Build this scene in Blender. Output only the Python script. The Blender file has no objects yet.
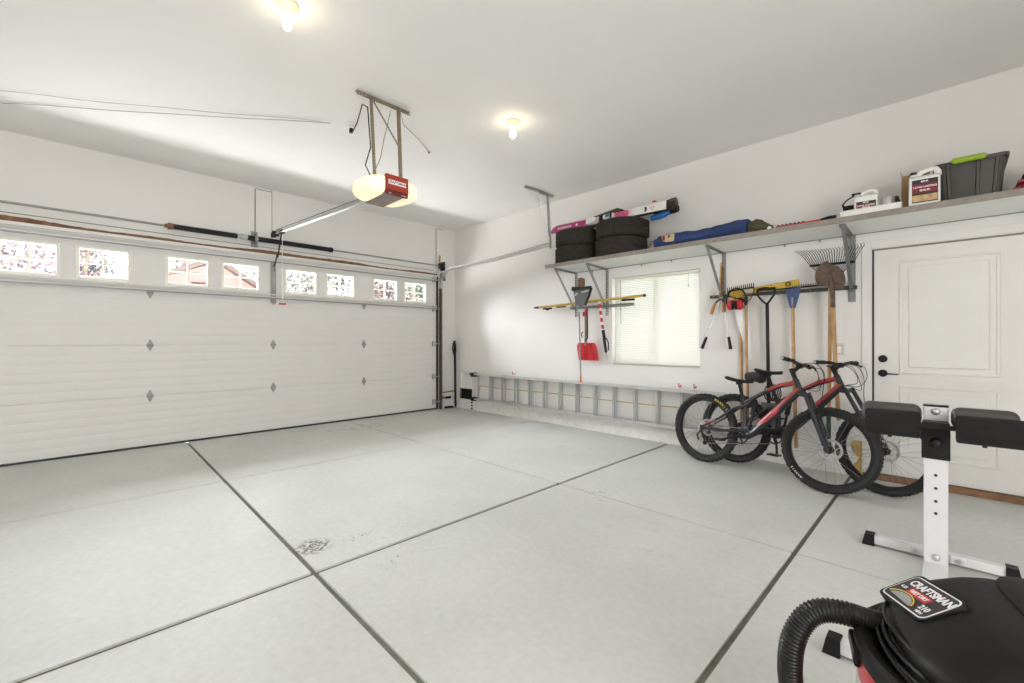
import bpy, bmesh, math, random
from mathutils import Vector, Matrix
random.seed(7)
R = math.radians
C = bpy.context.scene.collection
PI = math.pi

# ------------------------------------------------------------------ helpers
def T(x, y, z): return Matrix.Translation((x, y, z))
def RX(a): return Matrix.Rotation(a, 4, 'X')
def RY(a): return Matrix.Rotation(a, 4, 'Y')
def RZ(a): return Matrix.Rotation(a, 4, 'Z')
I4 = Matrix.Identity(4)

class MB:
    """collects shapes into one mesh; xf = transform applied to everything added"""
    def __init__(s, xf=None):
        s.wn = False; s.bm = bmesh.new(); s.xf = xf or I4.copy()
    def _v(s, p, m=None):
        p = Vector(p)
        if m is not None: p = m @ p
        return s.bm.verts.new(s.xf @ p)
    def _f(s, vs):
        try: return s.bm.faces.new(vs)
        except ValueError: return None
    def box(s, c, d, m=None, bev=0.0, seg=2):
        mm = T(*c) if m is None else m @ T(*c)
        hx, hy, hz = d[0]/2, d[1]/2, d[2]/2
        vs = [s._v((x*hx, y*hy, z*hz), mm) for x in (-1, 1) for y in (-1, 1) for z in (-1, 1)]
        q = [(0,1,3,2),(4,6,7,5),(0,4,5,1),(2,3,7,6),(0,2,6,4),(1,5,7,3)]
        fs = [s._f([vs[i] for i in a]) for a in q]
        if bev > 0:
            s.wn = True
            es = set(e for f in fs for e in f.edges)
            bmesh.ops.bevel(s.bm, geom=list(es), offset=bev, segments=seg, affect='EDGES', profile=.5)
        return s
    def bx(s, x0, x1, y0, y1, z0, z1, bev=0.0):
        return s.box(((x0+x1)/2, (y0+y1)/2, (z0+z1)/2), (abs(x1-x0), abs(y1-y0), abs(z1-z0)), bev=bev)
    def loft(s, rings, cap=True, closed=False, m=None):
        rr = [[s._v(p, m) for p in r] for r in rings]
        n = len(rr[0])
        k = len(rr)
        for i in range(k if closed else k-1):
            a, b = rr[i], rr[(i+1) % k]
            for j in range(n):
                s._f([a[j], a[(j+1) % n], b[(j+1) % n], b[j]])
        if cap and not closed:
            s._f(rr[0][::-1]); s._f(rr[-1])
        return s
    def tube(s, pts, r, n=8, closed=False, m=None, cap=True, ry=None, up=None):
        pts = [Vector(p) for p in pts]
        k = len(pts)
        rs = r if isinstance(r, (list, tuple)) else [r]*k
        rings = []
        prev = None
        for i in range(k):
            if closed: t = pts[(i+1) % k]-pts[i-1]
            elif i == 0: t = pts[1]-pts[0]
            elif i == k-1: t = pts[-1]-pts[-2]
            else: t = (pts[i+1]-pts[i]).normalized()+(pts[i]-pts[i-1]).normalized()
            if t.length < 1e-9: t = Vector((0, 0, 1))
            t.normalize()
            if prev is None:
                ref = Vector(up) if up else (Vector((0, 0, 1)) if abs(t.z) < .9 else Vector((1, 0, 0)))
                u = t.cross(ref).normalized()
            else:
                u = prev-t*prev.dot(t)
                if u.length < 1e-6: u = t.orthogonal()
                u.normalize()
            prev = u
            w = t.cross(u)
            ra = rs[i]; rb = rs[i]*(ry or 1.0)
            rings.append([pts[i]+u*(math.cos(2*PI*j/n)*ra)+w*(math.sin(2*PI*j/n)*rb) for j in range(n)])
        return s.loft(rings, cap=cap, closed=closed, m=m)
    def cyl(s, a, b, r, r2=None, n=16, m=None):
        return s.tube([a, b], [r, r if r2 is None else r2], n=n, m=m)
    def lathe(s, prof, m=None, n=32, cap=True):
        rings = [[(rr*math.cos(2*PI*j/n), rr*math.sin(2*PI*j/n), z) for j in range(n)] for rr, z in prof]
        return s.loft(rings, cap=cap, m=m)
    def ring(s, prof, m=None, n=48):
        """closed profile [(r,z)] revolved about z"""
        rings = [[(rr*math.cos(2*PI*i/n), rr*math.sin(2*PI*i/n), z) for rr, z in prof] for i in range(n)]
        return s.loft(rings, closed=True, m=m)
    def prism(s, poly, d, m=None):
        """polygon in XY extruded along +Z by d"""
        a = [s._v((x, y, 0), m) for x, y in poly]; b = [s._v((x, y, d), m) for x, y in poly]
        n = len(poly)
        s._f(a[::-1]); s._f(b)
        for i in range(n): s._f([a[i], a[(i+1) % n], b[(i+1) % n], b[i]])
        return s
    def ell(s, c, r, m=None, n=16, k=10):
        mm = T(*c) if m is None else m @ T(*c)
        rings = []
        for i in range(1, k):
            a = PI*i/k
            rings.append([(r[0]*math.sin(a)*math.cos(2*PI*j/n), r[1]*math.sin(a)*math.sin(2*PI*j/n), -r[2]*math.cos(a)) for j in range(n)])
        return s.loft(rings, m=mm)
    def quad(s, pts, m=None):
        s._f([s._v(p, m) for p in pts]); return s
    def text(s, body, size, m, ext=.0006, sx=1.0, bold=0.0):
        cu = bpy.data.curves.new('lettering', 'FONT'); cu.body = body; cu.size = size
        cu.extrude = ext; cu.align_x = 'CENTER'; cu.align_y = 'CENTER'; cu.offset = bold; cu.resolution_u = 3
        ob = bpy.data.objects.new('lettering', cu); C.objects.link(ob)
        dg = bpy.context.evaluated_depsgraph_get()
        me = bpy.data.meshes.new_from_object(ob.evaluated_get(dg))
        vs = [s._v((v.co.x*sx, v.co.y, v.co.z), m) for v in me.vertices]
        for p in me.polygons: s._f([vs[i] for i in p.vertices])
        bpy.data.objects.remove(ob); bpy.data.curves.remove(cu); bpy.data.meshes.remove(me)
        return s
    def build(s, name, mat, parent=None, org=None, label=None, angle=38, jitter=0):
        if jitter:
            for v in s.bm.verts: v.co += Vector([random.uniform(-jitter, jitter) for _ in range(3)])
        if org is not None:
            for v in s.bm.verts: v.co -= Vector(org)
        bmesh.ops.recalc_face_normals(s.bm, faces=s.bm.faces)
        me = bpy.data.meshes.new(name)
        s.bm.to_mesh(me); s.bm.free()
        for p in me.polygons: p.use_smooth = True
        me.set_sharp_from_angle(angle=R(angle))
        me.materials.append(mat)
        o = bpy.data.objects.new(name, me); C.objects.link(o)
        if s.wn:
            w_ = o.modifiers.new('weighted_normal', 'WEIGHTED_NORMAL'); w_.keep_sharp = True; w_.weight = 100
        if parent is not None: o.parent = parent
        if label: o['label'] = label
        return o

def thing(name, label, cat, loc=(0, 0, 0), rot=(0, 0, 0), group=None):
    o = bpy.data.objects.new(name, None); C.objects.link(o)
    o.location = loc; o.rotation_euler = rot; o.empty_display_size = .05
    o['label'] = label; o['category'] = cat
    if group: o['group'] = group
    return o
def solo(name, mb, mat, label, cat, loc=(0, 0, 0), group=None, **k):
    """a thing that is one mesh; geometry given in world space"""
    o = mb.build(name, mat, org=loc, **k); o.location = loc
    o['label'] = label; o['category'] = cat
    if group: o['group'] = group
    return o
def struct(name, mb, mat, parent=None, label=None, **k):
    o = mb.build(name, mat, parent, **k)
    if parent is None: o['kind'] = 'structure'
    if label: o['label'] = label
    return o
class W:
    """builder of parts given in world space under a thing that stands at loc"""
    def __init__(s, t): s.t = t; s.o = tuple(t.location)
    def __call__(s, name, mb, mat, label=None, parent=None, **k):
        return mb.build(name, mat, parent or s.t, org=s.o, label=label, **k)

def catmull(P, k):
    P = [P[0]*2-P[1]]+list(P)+[P[-1]*2-P[-2]]; o = []
    for i in range(1, len(P)-2):
        a, b, c_, d = P[i-1:i+3]
        for j in range(k):
            t = j/k; o.append(.5*((2*b)+(c_-a)*t+(2*a-5*b+4*c_-d)*t*t+(3*b-a-3*c_+d)*t**3))
    o.append(P[-2]); return o

# ------------------------------------------------------------------ materials
def mat(name, col, rough=.5, metal=0, noise=0.0, scale=8, bump=0.0, bscale=60, emit=None, es=0, trans=0, spec=.5, coat=0, sheen=0):
    m = bpy.data.materials.new(name); m.use_nodes = True
    nt = m.node_tree; b = nt.nodes['Principled BSDF']
    b.inputs['Base Color'].default_value = (*col, 1); b.inputs['Roughness'].default_value = rough
    b.inputs['Metallic'].default_value = metal
    b.inputs['Specular IOR Level'].default_value = spec
    b.inputs['Coat Weight'].default_value = coat
    b.inputs['Sheen Weight'].default_value = sheen
    tc = nt.nodes.new('ShaderNodeTexCoord')
    n = nt.nodes.new('ShaderNodeTexNoise'); n.inputs['Scale'].default_value = scale; n.inputs['Detail'].default_value = 5
    nt.links.new(tc.outputs['Object'], n.inputs['Vector'])
    if noise > 0:
        cr = nt.nodes.new('ShaderNodeValToRGB')
        cr.color_ramp.elements[0].position = .3; cr.color_ramp.elements[1].position = .7
        cr.color_ramp.elements[0].color = (*[max(0, c*(1-noise)) for c in col], 1)
        cr.color_ramp.elements[1].color = (*[min(1, c*(1+noise)) for c in col], 1)
        nt.links.new(n.outputs['Fac'], cr.inputs['Fac']); nt.links.new(cr.outputs['Color'], b.inputs['Base Color'])
    if bump > 0:
        n2 = nt.nodes.new('ShaderNodeTexNoise'); n2.inputs['Scale'].default_value = bscale; n2.inputs['Detail'].default_value = 3
        nt.links.new(tc.outputs['Object'], n2.inputs['Vector'])
        bp = nt.nodes.new('ShaderNodeBump'); bp.inputs['Strength'].default_value = bump; bp.inputs['Distance'].default_value = .004
        nt.links.new(n2.outputs['Fac'], bp.inputs['Height']); nt.links.new(bp.outputs['Normal'], b.inputs['Normal'])
    if emit:
        b.inputs['Emission Color'].default_value = (*emit, 1); b.inputs['Emission Strength'].default_value = es
    return m
def glass_mat(name, tint=(1, 1, 1), gl=.06):
    m = bpy.data.materials.new(name); m.use_nodes = True; nt = m.node_tree; nt.nodes.clear()
    o = nt.nodes.new('ShaderNodeOutputMaterial'); mx = nt.nodes.new('ShaderNodeMixShader')
    t = nt.nodes.new('ShaderNodeBsdfTransparent'); t.inputs[0].default_value = (*tint, 1)
    g = nt.nodes.new('ShaderNodeBsdfGlossy'); g.inputs['Roughness'].default_value = .02
    mx.inputs[0].default_value = gl
    nt.links.new(t.outputs[0], mx.inputs[1]); nt.links.new(g.outputs[0], mx.inputs[2]); nt.links.new(mx.outputs[0], o.inputs[0])
    return m
def transl_mat(name, col, tf=.5):
    m = bpy.data.materials.new(name); m.use_nodes = True; nt = m.node_tree; nt.nodes.clear()
    o = nt.nodes.new('ShaderNodeOutputMaterial'); mx = nt.nodes.new('ShaderNodeMixShader'); mx.inputs[0].default_value = tf
    d = nt.nodes.new('ShaderNodeBsdfDiffuse'); d.inputs[0].default_value = (*col, 1)
    t = nt.nodes.new('ShaderNodeBsdfTranslucent'); t.inputs[0].default_value = (*col, 1)
    nt.links.new(d.outputs[0], mx.inputs[1]); nt.links.new(t.outputs[0], mx.inputs[2]); nt.links.new(mx.outputs[0], o.inputs[0])
    return m

M = {}
M['wall'] = mat('painted_drywall', (.80, .785, .76), .75, noise=.012, scale=2, bump=.12, bscale=90, spec=.2)
M['ceil'] = mat('ceiling_paint', (.83, .825, .81), .8, noise=.01, scale=2, bump=.1, bscale=70, spec=.2)
M['stem'] = mat('rough_painted_concrete', (.82, .80, .775), .85, noise=.07, scale=14, bump=.7, bscale=45, spec=.2)
M['gdoor'] = mat('garage_door_paint', (.75, .74, .715), .5, noise=.01, scale=3, bump=.08, bscale=120)
M['trimw'] = mat('white_trim_paint', (.80, .785, .75), .5, noise=.015, scale=5)
M['vinyl'] = mat('white_vinyl', (.86, .84, .76), .4, noise=.01)
M['black'] = mat('black_plastic', (.008, .008, .008), .45, noise=.1, scale=20, spec=.3)
M['blackm'] = mat('matte_black', (.010, .0095, .009), .75, noise=.15, scale=20)
M['rubber'] = mat('tyre_rubber', (.009, .0085, .008), .72, noise=.2, scale=30, bump=.3, bscale=120)
M['oldtyre'] = mat('worn_tyre_rubber', (.034, .028, .022), .9, noise=.45, scale=40, bump=.8, bscale=90)
M['steel'] = mat('grey_steel', (.30, .30, .29), .45, .55, noise=.1, scale=12)
M['galv'] = mat('galvanized_steel', (.55, .55, .54), .38, .75, noise=.12, scale=20)
M['brass'] = mat('zinc_yellow_steel', (.27, .215, .135), .5, .5, noise=.15, scale=18)
M['alu'] = mat('aluminium', (.60, .60, .59), .45, .4, noise=.06, scale=15)
M['dark'] = mat('dark_spring_steel', (.016, .016, .017), .5, .4, noise=.2, scale=30)
M['wood'] = mat('wood_handle', (.46, .27, .11), .55, noise=.25, scale=9, bump=.15)
M['woodg'] = mat('weathered_wood', (.24, .15, .09), .7, noise=.3, scale=9, bump=.2)
M['brown'] = mat('bare_brown_wood', (.22, .115, .06), .85, noise=.35, scale=12, bump=.5)
M['ochre'] = mat('ochre_bare_wood', (.52, .32, .09), .8, noise=.4, scale=18, bump=.6)
M['yellow'] = mat('yellow_paint', (.55, .36, .03), .4, noise=.08)
M['red'] = mat('red_plastic', (.50, .012, .02), .42, noise=.08)
M['white'] = mat('white_plastic', (.80, .79, .76), .45, noise=.02)
M['lred'] = mat('label_dark_red', (.20, .015, .02), .5, noise=.1)
M['lblk'] = mat('label_black', (.03, .02, .02), .5, noise=.1)
M['ltan'] = mat('label_tan', (.50, .33, .16), .5, noise=.3, scale=30)
M['lwht'] = mat('lettering_white', (.85, .85, .85), .5)
M['lyel'] = mat('lettering_yellow', (.75, .60, .05), .5)
M['lred2'] = mat('lettering_red', (.55, .02, .03), .45)
M['lgry'] = mat('lettering_grey', (.35, .35, .35), .5)
M['framek'] = mat('charcoal_bike_paint', (.009, .010, .014), .34, noise=.1, coat=.25)
M['framer'] = mat('red_bike_paint', (.30, .020, .022), .32, noise=.05, coat=.4)
M['shaft'] = mat('brown_rust_steel', (.13, .085, .06), .75, .25, noise=.35, scale=22, bump=.3)
M['blue'] = mat('blue_nylon', (.018, .04, .14), .7, noise=.18, scale=14, bump=.5, bscale=26)
M['bluet'] = mat('blue_tool_paint', (.05, .08, .20), .5, noise=.1)
M['blueb'] = mat('bright_blue_plastic', (.03, .16, .50), .4, noise=.05)
M['olive'] = mat('olive_fabric', (.075, .07, .035), .85, noise=.3, bump=.4)
M['card'] = mat('cardboard', (.36, .23, .12), .85, noise=.1, bump=.2)
M['tan'] = mat('tan_block', (.38, .29, .20), .85, noise=.2)
M['tote'] = mat('grey_tote_plastic', (.065, .058, .052), .45, noise=.05)
M['lime'] = mat('lime_plastic', (.28, .42, .02), .4, noise=.05)
M['shelfw'] = mat('white_melamine', (.90, .91, .88), .5, noise=.01)
M['shelfe'] = mat('taupe_board_edge', (.27, .235, .205), .65, noise=.15, scale=20)
M['vacred'] = mat('vacuum_red_plastic', (.50, .025, .035), .3, noise=.03)
M['vacblk'] = mat('vacuum_black_plastic', (.007, .006, .0055), .45, noise=.12, scale=30, bump=.12, bscale=300, spec=.25)
M['hose'] = mat('hose_black_plastic', (.008, .008, .008), .38, spec=.35)
M['bench'] = mat('pale_grey_powder_coat', (.68, .67, .68), .35, noise=.02)
M['foam'] = mat('black_foam', (.009, .008, .0075), .95, noise=.3, scale=90, bump=.8, bscale=400)
M['pad'] = mat('grey_vinyl_pad', (.055, .05, .046), .5, noise=.05, bump=.15)
M['pink'] = None
M['openr'] = mat('opener_red', (.34, .035, .02), .4, noise=.05)
M['openg'] = mat('opener_grey', (.26, .21, .19), .5, noise=.1)
M['lens'] = mat('lit_opener_lens', (.85, .80, .62), .4, emit=(1, .83, .50), es=.55)
M['bulb'] = mat('lit_bulb', (1, 1, 1), .4, emit=(1, .80, .52), es=26)
M['lampb'] = mat('cream_lamp_base', (.78, .70, .50), .45)
M['glass'] = glass_mat('window_glass')
M['slat'] = transl_mat('blind_slat', (.90, .90, .85), .22)
M['joint'] = mat('floor_joint_filler', (.15, .15, .12), .9, noise=.15, scale=15)
M['gap'] = mat('grey_gap_shade', (.30, .27, .23), .8)  # solid grey strips, coloured as the shade inside narrow gaps
M['hinge'] = mat('dull_grey_steel', (.34, .335, .32), .5, .3, noise=.1)
M['seal'] = mat('dark_rubber_seal', (.03, .03, .028), .8)

def ski_mat():
    m = mat('ski_graphic', (.8, .8, .8), .35); nt = m.node_tree; b = nt.nodes['Principled BSDF']
    tc = nt.nodes.new('ShaderNodeTexCoord'); sx = nt.nodes.new('ShaderNodeSeparateXYZ')
    nt.links.new(tc.outputs['Generated'], sx.inputs[0])
    n = nt.nodes.new('ShaderNodeTexNoise'); n.inputs['Scale'].default_value = 12; n.inputs['Detail'].default_value = 4
    nt.links.new(tc.outputs['Object'], n.inputs['Vector'])
    ad = nt.nodes.new('ShaderNodeMath'); ad.operation = 'MULTIPLY_ADD'; ad.inputs[1].default_value = .16; 
    nt.links.new(n.outputs['Fac'], ad.inputs[0]); nt.links.new(sx.outputs['X'], ad.inputs[2])
    cr = nt.nodes.new('ShaderNodeValToRGB'); e = cr.color_ramp.elements
    e[0].position = .0; e[0].color = (.33, .02, .13, 1); e[1].position = .45; e[1].color = (.40, .03, .17, 1)
    for p, c in ((.50, (.75, .7, .7, 1)), (.60, (.70, .45, .5, 1)), (.66, (.55, .07, .18, 1)), (.80, (.62, .10, .22, 1)), (.84, (.78, .76, .74, 1)), (1, (.8, .78, .75, 1))):
        x = e.new(p); x.color = c
    nt.links.new(ad.outputs[0], cr.inputs[0]); nt.links.new(cr.outputs[0], b.inputs['Base Color'])
    return m
M['pink'] = ski_mat()

def floor_mat():
    m = mat('broom_finished_concrete', (.60, .62, .57), .55, bump=.10, bscale=35, spec=.35); nt = m.node_tree; b = nt.nodes['Principled BSDF']
    tc = nt.nodes.new('ShaderNodeTexCoord')
    def noise(sc, det=6, rough=.6):
        n = nt.nodes.new('ShaderNodeTexNoise'); n.inputs['Scale'].default_value = sc; n.inputs['Detail'].default_value = det
        n.inputs['Roughness'].default_value = rough
        nt.links.new(tc.outputs['Object'], n.inputs['Vector']); return n
    big = noise(.9)
    cr = nt.nodes.new('ShaderNodeValToRGB'); e = cr.color_ramp.elements
    e[0].position = .32; e[0].color = (.565, .575, .54, 1); e[1].position = .68; e[1].color = (.645, .655, .625, 1)
    nt.links.new(big.outputs['Fac'], cr.inputs[0])
    fine = noise(26, 4)
    mx = nt.nodes.new('ShaderNodeMixRGB'); mx.blend_type = 'MULTIPLY'; mx.inputs[0].default_value = .12
    cf = nt.nodes.new('ShaderNodeValToRGB'); cf.color_ramp.elements[0].position = .25; cf.color_ramp.elements[1].position = .75
    nt.links.new(fine.outputs['Fac'], cf.inputs[0]); nt.links.new(cr.outputs[0], mx.inputs[1]); nt.links.new(cf.outputs[0], mx.inputs[2])
    last = mx.outputs[0]
    sep = nt.nodes.new('ShaderNodeSeparateXYZ'); nt.links.new(tc.outputs['Object'], sep.inputs[0])
    # localized smudges: (x, y, radius x, radius y, noise scale, threshold, strength)
    for x, y, rx, ry, sc, th, st in ((3.95, -4.12, .13, .13, 34, .47, 1.0), (4.02, -3.86, .07, .16, 40, .57, .9), (4.46, -3.82, .09, .20, 34, .60, .7),
                                     (4.10, -3.72, .10, .30, 22, .55, .14), (4.68, -2.12, .2, .22, 12, .56, .35), (5.2, -1.6, .5, .12, 14, .62, .25),
                                     (5.3, -2.7, .55, .5, 5, .60, .10), (3.3, -.95, .5, .2, 6, .55, .12), (1.0, -3.3, .3, .7, 9, .58, .28), (.6, -2.2, .25, .7, 7, .52, .3)):
        sm = nt.nodes.new('ShaderNodeVectorMath'); sm.operation = 'SUBTRACT'; sm.inputs[1].default_value = (x, y, 0)
        nt.links.new(tc.outputs['Object'], sm.inputs[0])
        sc2 = nt.nodes.new('ShaderNodeVectorMath'); sc2.operation = 'DIVIDE'; sc2.inputs[1].default_value = (rx, ry, 1)
        nt.links.new(sm.outputs[0], sc2.inputs[0])
        ln = nt.nodes.new('ShaderNodeVectorMath'); ln.operation = 'LENGTH'; nt.links.new(sc2.outputs[0], ln.inputs[0])
        mr = nt.nodes.new('ShaderNodeMapRange'); mr.inputs[1].default_value = 1.0; mr.inputs[2].default_value = .55; mr.inputs[3].default_value = 0; mr.inputs[4].default_value = 1
        nt.links.new(ln.outputs['Value'], mr.inputs[0])
        nn = noise(sc, 5, .7); g = nt.nodes.new('ShaderNodeMapRange'); g.inputs[1].default_value = th; g.inputs[2].default_value = th+.05
        nt.links.new(nn.outputs['Fac'], g.inputs[0])
        mu = nt.nodes.new('ShaderNodeMath'); mu.operation = 'MULTIPLY'; nt.links.new(mr.outputs[0], mu.inputs[0]); nt.links.new(g.outputs[0], mu.inputs[1])
        mu2 = nt.nodes.new('ShaderNodeMath'); mu2.operation = 'MULTIPLY'; mu2.inputs[1].default_value = st; nt.links.new(mu.outputs[0], mu2.inputs[0])
        mm = nt.nodes.new('ShaderNodeMixRGB'); nt.links.new(mu2.outputs[0], mm.inputs[0]); nt.links.new(last, mm.inputs[1]); mm.inputs[2].default_value = (.16, .15, .14, 1)
        last = mm.outputs[0]
    nt.links.new(last, b.inputs['Base Color'])
    return m
M['floor'] = floor_mat()

# ------------------------------------------------------------------ room shell
H = 3.365
XB, YL = 9.6, -9.0        # back and left walls stand behind the camera
# floor slabs
f = MB()
xs = [(0.0, 2.1-.004), (2.1+.004, 4.27-.018), (4.27+.018, 6.05-.014), (6.05+.014, XB)]
ys = [(YL, -4.23-.014), (-4.23+.014, -2.13-.005), (-2.13+.005, 0.0)]
def jy(x, v):       # the long cut joint runs very slightly askew
    return v if abs(v+4.23) > .05 else v+.07-.0160*x
for a, b in xs:
    for c, d in ys:
        f.prism([(a, jy(a, c)), (b, jy(b, c)), (b, jy(b, d)), (a, jy(a, d))], .06, T(0, 0, -.06))
struct('floor', f, M['floor'])
struct('trim_1', MB().bx(-.1, XB, YL, .1, -.09, -.012).bx(2.095, 2.105, YL, 0, -.012, -.003).bx(.01, XB, -2.137, -2.123, -.012, -.0035), M['joint'], label='dark filler in the floor joints')
struct('ceiling', MB().bx(-.25, XB+.2, YL-.2, .25, H, H+.15), M['ceil'])
# right wall with window and door openings
WX0, WX1, WZ0, WZ1 = 3.468, 4.647, .943, 2.10
DX0, DX1, DZ = 6.20, 7.14, 2.09
w = MB()
w.bx(-.2, WX0, 0, .16, -.09, H); w.bx(WX0, WX1, 0, .16, -.09, WZ0); w.bx(WX0, WX1, 0, .16, WZ1, H)
w.bx(WX1, DX0, 0, .16, -.09, H); w.bx(DX0, DX1, 0, .16, DZ, H); w.bx(DX1, XB+.2, 0, .16, -.09, H)
struct('wall_right', w, M['wall'])
# garage door wall: opening y -5.93..-0.44, z 0..2.44
GY0, GY1, GZ = -5.93, -.43, 2.44
w = MB()
w.bx(-.2, 0, GY1, 0, -.09, H); w.bx(-.2, 0, GY0, GY1, GZ-.06, H); w.bx(-.2, 0, YL-.2, GY0, -.09, H)
struct('wall_front', w, M['wall'])
w = MB(); w.bx(-.2, XB+.2, YL-.2, YL, -.09, H); struct('wall_left', w, M['wall'])
w = MB(); w.bx(XB, XB+.2, YL, -7.6, -.09, H); w.bx(XB, XB+.2, -4.2, 0, -.09, H); w.bx(XB, XB+.2, -7.6, -4.2, 2.6, H); w.bx(XB, XB+.2, -7.6, -4.2, -.09, .1)  # unseen opening added in the back wall to let fill light in
struct('wall_back', w, M['wall'])
# painted concrete stem wall standing slightly proud of the drywall
s_ = MB(); s_.bx(.0, 6.12, -.018, 0, -.01, .205, bev=.004); s_.bx(7.22, XB, -.018, 0, -.01, .205, bev=.004)
struct('baseboard_right', s_, M['stem'], label='rough white painted concrete footing along the right wall')
s_ = MB(); s_.bx(0, .018, GY1+.06, 0, -.01, .205, bev=.004)
struct('baseboard_front', s_, M['stem'])

# boards on the header wall
hb = MB(); hb.bx(0, .018, -3.40, -3.205, 2.60, 3.325, bev=.002); hb.bx(0, .012, -3.195, -3.03, 2.62, 3.31, bev=.002)
struct('trim_2', hb, M['trimw'], label='white backing boards above the garage door centre')
hb = MB(); hb.bx(0, .02, -.43, -.26, 2.50, 3.32, bev=.002)
struct('trim_3', hb, M['trimw'], label='white backing board above the right door track')
hb = MB(); hb.bx(0, .012, -.437, -.429, 2.6, 3.325).bx(0, .012, -3.412, -3.402, 2.6, 3.33).bx(0, .013, -3.203, -3.196, 2.62, 3.35).bx(0, .014, -3.41, -3.2, 3.326, 3.336).bx(0, .014, -.44, -.26, 3.322, 3.332)
hb.bx(0, .012, GY0-.3, -.5, 2.545, 2.552)
struct('trim_4', hb, M['gap'], label='dark gaps around the backing boards')
# ragged brown strip where header paint ends
poly_top, poly_bot = [], []
n = 150
for i in range(n+1):
    y = GY0-.2+(GY1-GY0+.22)*i/n
    amp = .5+.5*math.sin(y*2.1+1.0)+.35*math.sin(y*5.3)
    poly_top.append((y, 2.488+.022*max(0, amp)+random.uniform(-.003, .004))); poly_bot.append((y, 2.465-.004*math.sin(y*3)-.006*max(0, math.sin(y*1.3))))
hb = MB()
mm = Matrix(((0, 0, 1, .001), (1, 0, 0, 0), (0, 1, 0, 0), (0, 0, 0, 1)))
for i in range(n):
    hb.prism([poly_bot[i], poly_bot[i+1], poly_top[i+1], poly_top[i]], .006, mm)
struct('trim_5', hb, M['brown'], label='ragged brown unpainted strip above the garage door')
struct('trim_6', MB().bx(0, .03, GY0-.2, GY1, 2.425, 2.462, bev=.003), M['trimw'])

# ------------------------------------------------------------------ garage door
WINS = [(-5.70, -5.265), (-5.13, -4.695), (-4.366, -3.93), (-3.79, -3.355), (-3.03, -2.585), (-2.445, -2.0), (-1.68, -1.235), (-1.10, -.65)]
gd = thing('door_1', 'white sectional garage door with a row of eight small windows', 'garage door', (0, (GY0+GY1)/2, 0)); gd['kind'] = 'structure'
g = W(gd)
ZS = [.02, .605, 1.205, 1.86, 2.44]
for k in range(3):
    z0, z1 = ZS[k]+.004, ZS[k+1]-.004
    m = MB(); m.bx(-.045, .0, GY0, GY1, z0, z1)
    nb = 6
    for j in range(nb):      # horizontal ribs
        a = z0+(z1-z0)*j/nb; b = z0+(z1-z0)*(j+1)/nb
        m.prism([(0, a+.002), (.0012, a+.009), (.0012, b-.009), (0, b-.002)], GY1-GY0, Matrix(((1, 0, 0, 0), (0, 0, 1, GY0), (0, 1, 0, 0), (0, 0, 0, 1))))
    m.bx(-.04, -.016, GY0, GY1, z1, z1+.0075)
    g('door_section', m, M['gdoor'])
m = MB(); z0, z1 = ZS[3]+.003, ZS[4]
wz0, wz1 = 1.945, 2.285
m.bx(-.045, .004, GY0, GY1, z0, wz0); m.bx(-.045, .004, GY0, GY1, wz1, z1)
yy = GY0
for a, b in WINS:
    m.bx(-.045, .004, yy, a, wz0, wz1); yy = b
m.bx(-.045, .004, yy, GY1, wz0, wz1)
g('door_section', m, M['gdoor'], 'top section with windows')
for a, b in WINS:
    m = MB(); t = .022
    m.bx(-.026, .014, a-.008, a+t, wz0-.008, wz1+.008, bev=.003); m.bx(-.026, .014, b-t, b+.008, wz0-.008, wz1+.008, bev=.003)
    m.bx(-.026, .014, a+t, b-t, wz0-.008, wz0+t, bev=.003); m.bx(-.026, .014, a+t, b-t, wz1-t, wz1+.008, bev=.003)
    cy, cz = (a+b)/2, (wz0+wz1)/2
    m.bx(-.018, -.006, cy-.010, cy+.010, wz0+t, wz1-t); m.bx(-.018, -.006, a+t, cy-.010, cz-.010, cz+.010); m.bx(-.018, -.006, cy+.010, b-t, cz-.010, cz+.010)
    fr = g('window_frame', m, M['vinyl'])
    p = MB().bx(-.024, -.020, a+t-.003, b-t+.003, wz0+t-.003, wz1-t+.003)
    g('pane', p, M['glass'], parent=fr)
def strut(z, flip=False):
    m = MB(); y0, y1 = GY0+.01, GY1-.01
    m.bx(.004, .010, y0, y1, z-.045, z+.03); m.bx(.010, .05, y0, y1, z-.03, z-.022); m.bx(.010, .05, y0, y1, z+.018, z+.022)
    m.bx(.046, .05, y0, y1, z+.006, z+.022); m.bx(.046, .05, y0, y1, z-.03, z-.014)
    st_ = g('strut', m, M['gdoor'], 'white horizontal strut')
    g('strut_lip', MB().bx(.008, .052, y0, y1, z-.040, z-.031), M['steel'], 'grey lower lip', parent=st_)
strut(1.885); strut(2.395)
g('bottom_seal', MB().bx(-.045, .012, GY0, GY1, .001, .02), M['seal'], 'black rubber bottom seal')
def hinge(y, z, top=True):
    m = MB()
    mm = Matrix(((0, 0, 1, .004), (1, 0, 0, y), (0, 1, 0, z), (0, 0, 0, 1)))
    if top: m.prism([(-.032, .008), (.032, .008), (.004, .07), (-.004, .07)], .005, mm)
    m.prism([(-.032, -.008), (-.004, -.07), (.004, -.07), (.032, -.008)], .005, mm)
    m.cyl((.012, y-.034, z), (.012, y+.034, z), .009, n=10)
    for dz in (-.03, .03) if top else (-.03,): m.cyl((.006, y, z+dz), (.014, y, z+dz), .007, n=8)
    g('hinge', m, M['hinge'], 'dull grey hinge')
for y in (-4.515, -3.18, -1.84):
    hinge(y, .605); hinge(y, 1.205)
    hinge(y, 1.83, False)
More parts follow.
